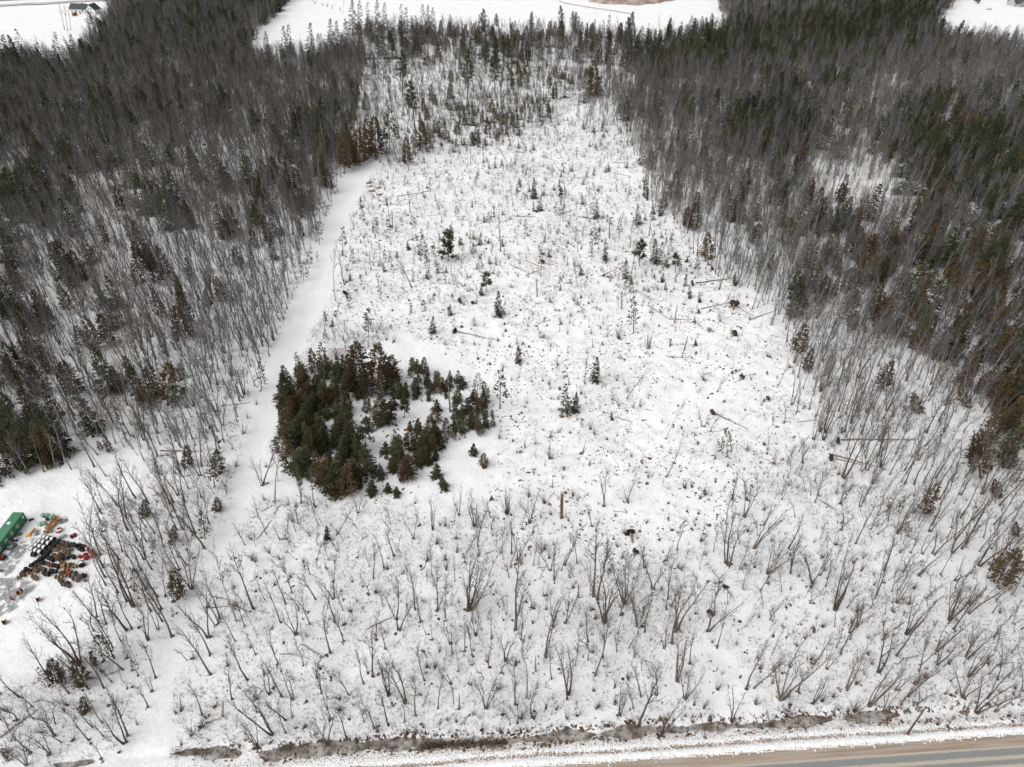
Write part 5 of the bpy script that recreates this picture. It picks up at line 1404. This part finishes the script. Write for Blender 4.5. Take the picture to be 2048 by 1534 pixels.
for a, b_, d in ((1030, 650, 1.1), (1210, 655, 1.1), (1200, 700, 1.1), (1130, 740, 1.1), (1070, 805, 1.2), (950, 935, 1.2), (1165, 920, 1.5), (1250, 935, 1.5), (1330, 915, 1.0), (640, 1000, 1.0), (400, 1100, .9), (570, 1090, .9), (630, 1140, 1.1), (1150, 1080, 1.2), (1060, 1150, 1.1), (1120, 1190, 1.1), (1230, 1020, 1.1), (700, 935, 1.0)):
    reel('wood', a, b_, d, rng.normal(0, .25))
for a, b_, d in ((1170, 510, 1.25), (1235, 530, 1.3), (1100, 575, 1.0), (1160, 605, 1.0), (1250, 575, 1.1), (1320, 640, 1.0), (1270, 700, 1.1), (1080, 650, 1.0), (1010, 755, 1.1), (880, 910, 1.1), (830, 1015, 1.0), (770, 995, 1.0), (690, 1030, 1.3), (480, 1000, .9), (430, 1060, .9), (450, 1115, 1.0), (665, 1175, 1.2),
                 (1360, 1100, 1.9), (1425, 1160, 2.0), (1580, 1215, .7), (1185, 1275, 1.2), (1270, 1310, 1.1), (1140, 1230, 1.1)):
    reel('grey', a, b_, d, rng.normal(0, .25))
for a, b_, d in ((1390, 945, 1.1), (1200, 1115, 1.0), (355, 1155, .9)): reel('bare', a, b_, d, rng.normal(.3, .3))
for a, b_, d in ((1600, 770, 1.5), (1690, 665, 1.2), (1755, 745, 1.2), (1490, 770, .9), (1570, 592, .9), (1280, 1060, 1.2)): reel('red', a, b_, d, rng.normal(0, .3))
reel('white', 1515, 905, 1.5, -.7, where="standing alone below the red reels")
reel('white', 1615, 625, .9, .2, where="between the red reels")
reel('wood', 180, 985, 1.2, .9, Y1, where="on the red trailer"); reel('wood', 365, 1045, 1.1, .9, Y1, where="alone on the slush right of the trailer"); reel('wood', 45, 1265, 1.2, .95, Y1, where="alone at the left edge below the trailer")
for k, (a, b_) in enumerate(((1100, 70), (1060, 60), (1030, 55), (1050, 125), (1020, 150), (990, 180), (960, 210), (930, 250), (940, 190), (900, 210), (870, 240), (850, 320), (930, 295), (1000, 110), (970, 140))):
    reel('bare', a, b_, .95, rng.normal(-.1, .25), flat=(k % 5 == 0), where="in the tan stack beyond the white drums")
byk = {}
for r_ in REELS: byk.setdefault((r_[1], r_[5]), []).append(r_)
for (kind, where), lst in byk.items():
    lst.sort(key=lambda r_: (round(r_[3] / 12), r_[2]))
    if len(lst) == 1:
        lst[0][0]["label"] = REEL_LABEL[kind] + " " + where; continue
    if len(lst) <= 4:
        lst.sort(key=lambda r_: r_[2])
        for i, r_ in enumerate(lst): r_[0]["label"] = "%s %s, %s from the left" % (REEL_LABEL[kind], where, ORD[i + 1])
        continue
    rows = {}
    for r_ in lst: rows.setdefault(int((r_[3] - 1030) // 14), []).append(r_)
    rk = sorted(rows)
    for ri, rr in enumerate(rk):
        rw = sorted(rows[rr], key=lambda r_: r_[2])
        rname = "%s row" % ("top" if ri == 0 else ("bottom" if ri == len(rk) - 1 else ORD[ri + 1]))
        for i, r_ in enumerate(rw):
            w0 = where.replace("in the reel yard", "of the reel yard").replace("in the tan stack beyond the white drums", "of the tan stack")
            r_[0]["label"] = "%s, %s %s%s" % (REEL_LABEL[kind], rname, w0, ", %s from left" % ORD[i + 1] if len(rw) > 1 else "")

# green shipping container
x1, y1, _, _ = at(Y1, 222, 220, 2.59); LC, WC, HC = 12.19, 2.44, 2.59
cang = math.radians(-1.5)
e = obj("shipping_container", None, None, (x1 - WC / 2, y1 - LC / 2, float(ground_z(x1, y1)) + .05)); e.rotation_euler = (0, 0, cang)
e["label"] = "long green shipping container with white letters at the left edge"; e["category"] = "container"
for s, nm in ((1, "side_panel"), (-1, "side_panel")):
    q = MB(); nseg = 42
    for k in range(nseg):
        ya = -LC / 2 + .12 + (LC - .24) * k / nseg; w_ = (LC - .24) / nseg
        dep = 0.0 if k % 2 else .045
        q.box((s * (WC / 2 - .06 - dep / 2), ya + w_ / 2, HC / 2), (.05 , w_ * 1.001, HC - .3))
    obj(nm, q.mesh("side_panel", M['green']), e)
q = MB(); q.box((0, 0, HC - .03), (WC - .04, LC - .04, .05))
for k in range(30): q.box((0, -LC / 2 + .4 + (LC - .8) * k / 29, HC + .004), (WC - .3, .16, .03))
obj("roof", q.mesh("roof", M['greent']), e)
q = MB(); q.box((0, LC / 2 - .04, HC / 2), (WC - .2, .06, HC - .2)); obj("end_panel", q.mesh("end_panel", M['green']), e)
for s in (-1, 1):
    q = MB(); q.box((s * WC / 4, -LC / 2 + .04, HC / 2), (WC / 2 - .12, .06, HC - .25)); dr = obj("door", q.mesh("door", M['green']), e)
    q = MB()
    for dx in (-.25, .25): q.tube([(s * WC / 4 + dx, -LC / 2 - .02, .15), (s * WC / 4 + dx, -LC / 2 - .02, HC - .15)], [.025, .025], 6, cap=True)
    obj("locking_bar", q.mesh("locking_bar", M['steel']), dr)
for sx in (-1, 1):
    for sy in (-1, 1):
        q = MB(); q.box((sx * (WC / 2 - .06), sy * (LC / 2 - .06), HC / 2), (.13, .13, HC + .02)); obj("corner_post", q.mesh("corner_post", M['green']), e)
    for zz in (.09, HC - .06):
        q = MB(); q.box((sx * (WC / 2 - .055), 0, zz), (.12, LC - .27, .16)); obj("rail", q.mesh("rail", M['green']), e)
def letter(ch, yc, zc, h, w, t):
    q = MB(); X0 = WC / 2 - .018
    def st(y0, z0, y1, z1): q.box((X0, yc + (y0 + y1) / 2, zc + (z0 + z1) / 2), (.03, abs(y1 - y0), abs(z1 - z0)))
    L_, R_, T_, B_ = -w / 2, w / 2, h / 2, -h / 2
    if ch in 'UA': st(L_, B_, L_ + t, T_); st(R_ - t, B_, R_, T_)
    if ch == 'U': st(L_ + t, B_, R_ - t, B_ + t)
    if ch == 'A': st(L_ + t, T_ - t, R_ - t, T_); st(L_ + t, -t * .6, R_ - t, t * .4)
    if ch == 'C': st(L_, B_, L_ + t, T_); st(L_ + t, T_ - t, R_, T_); st(L_ + t, B_, R_, B_ + t); st(R_ - t, T_ - 2 * t, R_, T_ - t); st(R_ - t, B_ + t, R_, B_ + 2 * t)
    if ch == 'S': st(L_, T_ - t, R_, T_); st(L_, B_, R_, B_ + t); st(L_, -t / 2, R_, t / 2); st(L_, t / 2, L_ + t, T_ - t); st(R_ - t, B_ + t, R_, -t / 2)
    obj("letter", q.mesh("letter_" + ch, M['white']), e)
for ch, zx, zy in (('C', 350, 215), ('S', 235, 352), ('A', 135, 492), ('U', 15, 645)):
    _, yy, _, _ = at(Y2, zx, zy, 1.45)
    letter(ch, yy - (y1 - LC / 2), 1.45, .95, .80, .17)
q = MB(); q.box((WC / 2 - .018, LC / 2 - .75, 1.75), (.03, .55, .85)); obj("plate", q.mesh("plate", M['white']), e)
q = MB(); q.mound(.5, .07, 11, 2, .35, (-.35, LC / 2 - 3.4, HC + .02)); q.mound(.42, .05, 9, 2, .35, (-.5, LC / 2 - 8.2, HC + .02)); obj("snow_patch", q.mesh("snow_patch", M['snow'], True), e)

# red reel trailer
x, y, px, py = at(Y1, 150, 1000, .4)
e = obj("reel_trailer", None, None, (x, y, float(ground_z(x, y)))); e["label"] = "red tubular trailer with a long drawbar carrying a wooden reel"; e["category"] = "trailer"
xa, ya, _, _ = at(Y1, 75, 915, .6); xb, yb, _, _ = at(Y1, 110, 1045, .5); xc, yc, _, _ = at(Y1, 205, 960, .5)
def lp(a, b_, z): return np.array([a - x, b_ - y, z])
q = MB(); q.tube([lp(xa, ya, .5), lp(xb, yb, .55)], [.05, .05], 6, cap=True); q.tube([lp(xa, ya, .5), lp(xc, yc, .55)], [.05, .05], 6, cap=True); obj("drawbar", q.mesh("drawbar", M['red']), e)
q = MB(); q.tube([lp(xb, yb, .4), lp(xc, yc, .4)], [.06, .06], 6, cap=True); obj("axle", q.mesh("axle", M['red']), e)
q = MB(); q.tube([lp((xa + xb) / 2, (ya + yb) / 2, .5), lp((xa + xb) / 2, (ya + yb) / 2, 1.5)], [.045, .045], 6, cap=True); obj("upright", q.mesh("upright", M['red']), e)
aw = math.atan2(yc - yb, xc - xb)
for (wx, wy) in ((xb, yb), (xc, yc)):
    q = MB(); disc(q, -.11, .11, .36, seg=16); o = obj("wheel", q.mesh("wheel", M['tyre']), e, (wx - x, wy - y, .36)); o.rotation_euler = (0, 0, aw)
    q = MB(); disc(q, -.13, .13, .2, seg=12); obj("rim", q.mesh("rim", M['red']), o)
    q = MB(); q.box((0, 0, .42), (.3, .8, .05)); obj("mudguard", q.mesh("mudguard", M['red']), o)

# smaller yard things
def thing(name, zx, zy, label, cat, rz=0.0, tile=Y2):
    x, y, px, py = at(tile, zx, zy)
    o = obj(name, None, None, (x, y, float(ground_z(x, y)))); o["label"] = label; o["category"] = cat; o.rotation_euler = (0, 0, rz); return o
for k, (a, b_, lb) in enumerate(((760, 190, "left mint green wrapped bundle beside the yellow chute"), (830, 175, "mint green wrapped bundle next to the tan reels"), (955, 75, "mint green wrapped bundle behind the tan reel stack"), (1000, 45, "rightmost mint green wrapped bundle at the back"), (820, 30, "rearmost mint green wrapped bundle, top left"), (890, 25, "rear mint green bundle beside the dark drum"))):
    o = thing("wrapped_bundle", a, b_, lb, "bundle", rng.uniform(0, 1.5))
    q = MB(); s = rng.uniform(.75, 1.0)
    q.box((0, 0, .42), (s, s * .9, .62)); q.mound(s * .48, .22, 8, 2, .2, (0, 0, .72)); obj("wrapping", q.mesh("wrapping", M['mint']), o)
    q = MB()
    for dx in (-.38, 0, .38): q.box((dx, 0, .06), (.09, .95, .1))
    obj("pallet", q.mesh("pallet", M['wood']), o)
reel('black', 885, 70, 1.0, .4, where="standing among the mint green bundles")
REELS[-1][0]["label"] = "black cable reel standing among the mint green bundles"
# yellow chute
o = thing("yellow_chute", 590, 330, "bright yellow chute lying on the snow by the container", "chute")
xa, ya, _, _ = at(Y2, 660, 250, .2); xb, yb, _, _ = at(Y2, 540, 385, .2)
q = MB(); o0 = np.array([o.location.x, o.location.y, 0])
pa, pb = np.array([xa, ya, .25]) - o0, np.array([xb, yb, .25]) - o0
q.tube([pa, pa * .5 + pb * .5 + np.array([.1, 0, .1]), pb], [.16, .2, .24], 8, cap=True); obj("tube", q.mesh("tube", M['yellow'], True), o)
q = MB(); q.box(pb + np.array([-.05, -.15, -.1]), (1.05, .55, .3), .25); obj("foot", q.mesh("foot", M['yellow']), o)
# rusty ring, small machines, barrel, tyre, sheet, crates by the container
o = thing("rusty_band", 1100, 300, "open rusty red band standing in the snow right of the tan reels", "band", .4)
q = MB()
for k in range(16):
    a0, a1 = 3.4 + 5.0 * k / 16, 3.4 + 5.0 * (k + 1) / 16
    R_ = .75
    b_ = len(q.v)
    for aa in (a0, a1):
        for rr in (R_, R_ - .06):
            for zz in (0, .55): q.v.append((rr * math.cos(aa), rr * math.sin(aa), zz))
    for f in ((0, 1, 5, 4), (2, 6, 7, 3), (1, 3, 7, 5)): q.f.append(tuple(b_ + i for i in f)); q.m.append(0)
obj("band", q.mesh("band", M['red']), o)
def machine(zx, zy, label, rz):
    o = thing("small_machine", zx, zy, label, "machine", rz)
    q = MB(); q.box((0, 0, .55), (.75, .5, .4)); q.box((.25, 0, .85), (.3, .35, .25)); obj("engine_cover", q.mesh("engine_cover", M['red']), o)
    q = MB(); q.box((-.35, 0, .3), (.9, .7, .16)); q.tube([(-.5, -.25, .4), (-.95, -.25, 1.0)], [.03, .03], 5, cap=True); q.tube([(-.5, .25, .4), (-.95, .25, 1.0)], [.03, .03], 5, cap=True); obj("chassis", q.mesh("chassis", M['black']), o)
    for sx, sy in ((-.45, .42), (-.45, -.42), (.3, .42), (.3, -.42)):
        q = MB(); disc(q, -.09, .09, .28, seg=14); w_ = obj("wheel", q.mesh("wheel", M['tyre']), o, (sx, sy, .28)); w_.rotation_euler = (0, 0, 1.5708)
machine(1380, 395, "small red and black machine alone on the snow above the reels", .6)
machine(80, 815, "small red and black machine at the container's near end", 1.2)
o = thing("barrel", 318, 490, "dark blue plastic barrel beside the container", "barrel")
q = MB(); q.tube([(0, 0, 0), (0, 0, .3), (0, 0, .6), (0, 0, .88)], [.28, .31, .31, .27], 14, cap=True); obj("body", q.mesh("body", M['bluep'], True), o)
q = MB(); q.tube([(0, 0, .88), (0, 0, .92)], [.29, .29], 14, cap=True); obj("lid", q.mesh("lid", M['white']), o)
o = thing("tyre", 275, 570, "black tyre lying beside the container", "tyre")
q = MB()
for k in range(18):
    for j in range(8):
        a, c = 6.2832 * k / 18, 6.2832 * j / 8
        rr = .42 + .13 * math.cos(c); q.v.append((rr * math.cos(a), rr * math.sin(a), .14 + .13 * math.sin(c)))
for k in range(18):
    for j in range(8):
        q.f.append((k * 8 + j, ((k + 1) % 18) * 8 + j, ((k + 1) % 18) * 8 + (j + 1) % 8, k * 8 + (j + 1) % 8)); q.m.append(0)
obj("tread", q.mesh("tread", M['tyre'], True), o)
for a, b_, mt, lb, sz in ((190, 550, 'grey', "grey metal crate against the container", (.9, .7, .8)), (205, 620, 'grey', "lower grey metal crate against the container", (1.1, .8, .6)), (265, 500, 'red', "small red crate against the container", (.4, .35, .45)), (380, 375, 'oldwood', "weathered wooden crate at the container's far corner", (.7, .6, .5)), (150, 730, 'wrap', "pale tarpaulin-covered crate by the container", (1.3, .9, .55)),
                           (20, 1060, 'oldwood', "weathered wooden crate on the slush at the left edge", (.8, .5, .4)), (590, 105, 'black', "black crate on the snow behind the container", (.9, .4, .35))):
    o = thing("crate", a, b_, lb, "crate", rng.uniform(-.3, .6))
    q = MB(); q.box((0, 0, sz[2] / 2), sz)
    obj("box", q.mesh("box", M[mt]), o)
    q = MB(); q.box((0, 0, sz[2] + .03), (sz[0] * 1.04, sz[1] * 1.04, .06)); obj("lid", q.mesh("lid", M[mt]), o)
    q = MB()
    for sx in (-1, 1):
        for sy in (-1, 1): q.box((sx * sz[0] * .5, sy * sz[1] * .5, sz[2] / 2 - .02), (.05, .05, sz[2] - .05))
    obj("edge", q.mesh("edge", M[mt]), o)
o = thing("mesh_panel", 310, 400, "grey mesh panel leaning on the container", "panel", 0)
q = MB()
for k in range(7): q.tube([(.1 + .0, -.9 + .3 * k, .05), (-.55, -.9 + .3 * k, 1.7)], [.02, .02], 4)
for k in range(6): q.tube([(.1 - .13 * k, -.9, .05 + .33 * k), (.1 - .13 * k, .9, .05 + .33 * k)], [.02, .02], 4)
obj("bars", q.mesh("bars", M['steel']), o)
for (a, b_, lb) in ((690, 345, "flat pile of grey rods left of the tan reels"), (1190, 120, "pile of grey rods behind the tan reel stack"), (1165, 410, "pale bundle of rods at the head of the black reels")):
    o = thing("rod_pile", a, b_, lb, "rods", rng.uniform(0, 3))
    q = MB()
    for k in range(22):
        yy, a2 = rng.normal(0, .35), rng.normal(0, .25)
        q.tube([(-.9 * math.cos(a2), yy - .9 * math.sin(a2), rng.uniform(.04, .3)), (.9 * math.cos(a2), yy + .9 * math.sin(a2), rng.uniform(.04, .3))], [.025, .025], 5, cap=True)
    obj("rods", q.mesh("rods", M['grey']), o)

# ------------------------------------------------------------------ houses, banks and lanes beyond the woods
M['siding'] = simple('white_siding', (.74, .74, .75), (.66, .66, .67), .6, 1.5, False)
M['shingle'] = simple('dark_shingle', (.085, .09, .095), (.06, .063, .068), .9, 3, False)
M['glass'] = simple('window_glass', (.02, .022, .026), (.04, .042, .048), .12, 1, False, .6)
M['greysiding'] = simple('grey_siding', (.42, .43, .44), (.36, .37, .38), .7, 1.5, False)
def gable(parent, cx, cy, L, W, hw, hr, mat, along_x=True, wins=(), door=None):
    """one gabled block: walls, roof slabs, windows on the side that faces the camera (-y)"""
    q = MB()
    if along_x:
        v = [(-L / 2, -W / 2, 0), (L / 2, -W / 2, 0), (L / 2, W / 2, 0), (-L / 2, W / 2, 0), (-L / 2, -W / 2, hw), (L / 2, -W / 2, hw), (L / 2, W / 2, hw), (-L / 2, W / 2, hw), (-L / 2, 0, hw + hr), (L / 2, 0, hw + hr)]
    else:
        v = [(-L / 2, -W / 2, 0), (L / 2, -W / 2, 0), (L / 2, W / 2, 0), (-L / 2, W / 2, 0), (-L / 2, -W / 2, hw), (L / 2, -W / 2, hw), (L / 2, W / 2, hw), (-L / 2, W / 2, hw), (0, -W / 2, hw + hr), (0, W / 2, hw + hr)]
    q.v = [(a + cx, b_ + cy, c) for a, b_, c in v]
    q.f = [(0, 1, 5, 4), (2, 3, 7, 6), (1, 2, 6, 5), (3, 0, 4, 7)] + ([(4, 7, 8), (5, 9, 6)] if along_x else [(4, 5, 8), (6, 7, 9)])
    q.m = [0] * len(q.f)
    wl_ = obj("wall", q.mesh("wall", mat), parent)
    rf = MB(); t = .22; ov = .5
    if along_x:
        for s in (-1, 1):
            sl = math.hypot(W / 2 + ov, hr * (W / 2 + ov) / (W / 2)); an = math.atan2(hr, W / 2)
            R_ = np.array([[1, 0, 0], [0, math.cos(-s * an), -math.sin(-s * an)], [0, math.sin(-s * an), math.cos(-s * an)]])
            rf.box((cx, cy + s * (W / 4 + ov / 2), hw + hr / 2 - hr * ov / W + .13), (L + 2 * ov, sl, t), rot=R_)
    else:
        for s in (-1, 1):
            sl = math.hypot(L / 2 + ov, hr * (L / 2 + ov) / (L / 2)); an = math.atan2(hr, L / 2)
            R_ = np.array([[math.cos(s * an), 0, math.sin(s * an)], [0, 1, 0], [-math.sin(s * an), 0, math.cos(s * an)]])
            rf.box((cx + s * (L / 4 + ov / 2), cy, hw + hr / 2 - hr * ov / L + .13), (sl, W + 2 * ov, t), rot=R_)
    r_ = obj("roof", rf.mesh("roof", M['shingle']), parent)
    for (wx, wz, ww, wh) in wins:
        q = MB(); q.box((cx + wx, cy - W / 2 - .02, wz), (ww + .24, .08, wh + .24)); fr = obj("window", q.mesh("window", M['white']), parent)
        q = MB(); q.box((cx + wx, cy - W / 2 - .055, wz), (ww, .05, wh)); obj("pane", q.mesh("pane", M['glass']), fr)
    if door:
        q = MB(); q.box((cx + door, cy - W / 2 - .03, 1.1), (1.1, .1, 2.2)); obj("door", q.mesh("door", M['black']), parent)
    return r_
hx, hy = gp(163, 26); hx, hy = float(hx), float(hy)
e = obj("white_house", None, None, (hx, hy, 0)); e.rotation_euler = (0, 0, math.radians(-8)); e["label"] = "white house with dark shingle roof behind the left woods"; e["category"] = "house"
r_ = gable(e, 0, 0, 15, 9, 4.2, 3.6, M['siding'], True, ((-5.5, 2.6, 1.0, 1.3), (-1.6, 2.6, 1.3, 1.3), (5.2, 2.6, 1.0, 1.4)), 2.0)
q = MB(); q.box((3, 1.2, 7.6), (.8, .8, 1.8)); obj("chimney", q.mesh("chimney", M['shingle']), r_)
gable(e, 13.5, -1.0, 9, 9, 4.0, 4.2, M['siding'], False, ((-1.2, 4.6, .9, 1.3), (1.2, 4.6, .9, 1.3), (0, 1.8, 1.6, 1.2)))
hx, hy = gp(2034, 11); hx, hy = float(hx), float(hy)
e = obj("grey_house", None, None, (hx, hy, 0)); e.rotation_euler = (0, 0, math.radians(14)); e["label"] = "grey house with steep dark roof at the far right corner"; e["category"] = "house"
gable(e, 0, 0, 16, 10, 3.4, 4.6, M['greysiding'], True, ((-5, 1.9, 1.4, 1.2), (-1, 1.9, 1.4, 1.2), (4, 1.9, 1.4, 1.2)), 1.6)
gable(e, -3, -6.5, 6, 4, 3.0, 2.6, M['greysiding'], False, ((0, 1.7, 1.5, 1.2),))
hx, hy = gp(1952, 7); hx, hy = float(hx), float(hy)
e = obj("white_shed", None, None, (hx, hy, 0)); e["label"] = "small white shed beside the far right woods"; e["category"] = "shed"
gable(e, 0, 0, 4.5, 3.5, 2.4, 1.2, M['siding'], True, ((-.9, 1.5, .7, .7),), .9)
hx, hy = gp(1978, 19); hx, hy = float(hx), float(hy)
e = obj("trampoline", None, None, (hx, hy, 0)); e["label"] = "round dark trampoline on the far right snowfield"; e["category"] = "trampoline"
q = MB(); seg = 20
for k in range(seg):
    for rr, zz in ((2.4, .9), (1.95, .9), (1.95, .96), (2.4, .96)): q.v.append((rr * math.cos(6.2832 * k / seg), rr * math.sin(6.2832 * k / seg), zz))
for k in range(seg):
    for j in range(4): q.f.append((k * 4 + j, ((k + 1) % seg) * 4 + j, ((k + 1) % seg) * 4 + (j + 1) % 4, k * 4 + (j + 1) % 4)); q.m.append(0)
obj("pad", q.mesh("pad", M['bluep']), e)
q = MB(); q.tube([(0, 0, .9), (0, 0, .93)], [1.94, 1.94], 20, cap=True); obj("bed", q.mesh("bed", M['snow']), e)
for k in range(6):
    a = 6.2832 * k / 6; q = MB(); q.tube([(2.2 * math.cos(a), 2.2 * math.sin(a), 0), (2.2 * math.cos(a), 2.2 * math.sin(a), .9)], [.05, .05], 6); obj("leg", q.mesh("leg", M['steel']), e)
hx, hy = gp(149, 31); e = obj("wood_pile", None, None, (float(hx), float(hy), 0)); e["label"] = "tan stacked firewood beside the white house"; e["category"] = "wood pile"
q = MB()
for k in range(7):
    for j in range(5): q.tube([(-.5 + rng.uniform(-.1, .1), -3 + k * .95 + .45 * (j % 2), .3 + .5 * j), (1.2 + rng.uniform(-.1, .1), -3 + k * .95 + .45 * (j % 2), .3 + .5 * j)], [.3, .3], 7, cap=True)
obj("split_logs", q.mesh("split_logs", M['wood']), e)

M['bank'] = simple('bare_earth', (.22, .125, .08), (.50, .44, .40), .95, .12, False)
q = MB()
for (a, b_, r_, h_) in ((1205, 3, 16, 4.5), (1228, 6, 13, 3.5), (1262, 6, 18, 4), (1285, 5, 12, 3), (1310, 3, 14, 4.5), (1325, -2, 15, 5)):
    x, y = gp(a, b_); q.mound(r_, h_, 14, 4, .2, (float(x), float(y) + r_ * .3, -.2))
obj("earth_bank", q.mesh("earth_bank", M['bank'], True), kind="structure")
def lane(name, pl, w, z, mat):
    q = MB(); P_ = wpts(pl)
    for i, (x, y) in enumerate(P_):
        a = P_[min(i + 1, len(P_) - 1)]; b_ = P_[max(i - 1, 0)]
        dx, dy = a[0] - b_[0], a[1] - b_[1]; L = math.hypot(dx, dy)
        nx_, ny_ = -dy / L * w / 2, dx / L * w / 2
        q.v += [(x + nx_, y + ny_, float(ground_z(x, y)) + z), (x - nx_, y - ny_, float(ground_z(x, y)) + z)]
        if i: q.f.append((2 * i - 2, 2 * i - 1, 2 * i + 1, 2 * i)); q.m.append(0)
    obj(name, q.mesh(name, mat), kind="structure")
M['lane'] = simple('lane_slush', (.42, .40, .39), (.62, .61, .61), .9, .3, False)
M['farroad'] = simple('far_road', (.40, .33, .27), (.52, .48, .45), .9, .2, False)
lane("farm_lane", [(1118, 3), (1135, 8), (1170, 14), (1200, 18), (1235, 23), (1265, 28)], 1.6, .5, M['lane'])
lane("far_road", [(-200, 8), (0, 1), (60, -1), (200, -6)], 9, .6, M['farroad'])
lane("far_field_edge", [(-150, 18), (0, 12), (50, 9), (90, 8), (140, 4), (230, -1)], 11, .5, M['lane'])

# ------------------------------------------------------------------ labels that single each thing out
SHORT = (("at the near end of the clearing", "at the clearing's near end"), ("level with the conifer thicket", "level with the thicket"), ("below the thicket's left side", "left below the thicket"), ("below the thicket's right side", "right below the thicket"))
groups = {}
for rec in LABELLED: groups.setdefault((rec[1], rec[2]), []).append(rec)
used = set()
for (head, zone), lst in groups.items():
    lst.sort(key=lambda r_: r_[3])
    base = head + " " + zone
    for a_, b_ in SHORT: base = base.replace(a_, b_)
    n_ = len(lst)
    rows = 1 if n_ <= 12 else math.ceil(n_ / 9)
    order = sorted(lst, key=lambda r_: r_[0].location.y)
    tails = {}
    if rows == 1:
        for i, r_ in enumerate(lst): tails[id(r_[0])] = ", %s from left" % ORD[i + 1] if n_ > 1 else ""
    else:
        for k in range(rows):
            part = sorted(order[k * n_ // rows:(k + 1) * n_ // rows], key=lambda r_: r_[3])
            for i, r_ in enumerate(part): tails[id(r_[0])] = ", %s from left in %s row" % (ORD[i + 1], ("front" if k == 0 else ORD[k + 1]))
    for r_ in lst:
        lab, tail = base, tails[id(r_[0])]
        for a_ in (" dark ", " rust ", " grey "):
            if len((lab + tail).split()) > 16: lab = lab.replace(a_, " ", 1)
        while len((lab + tail).split()) > 16 and " the " in lab: lab = lab.replace(" the ", " ", 1)
        r_[0]["label"] = lab + tail
        r_[0]["group"] = r_[4].replace("_", " ") + "s " + zone if n_ > 3 else r_[4].replace("_", " ") + "s on the lot"
for r_ in REELS: r_[0]["group"] = "cable reels in the yard"
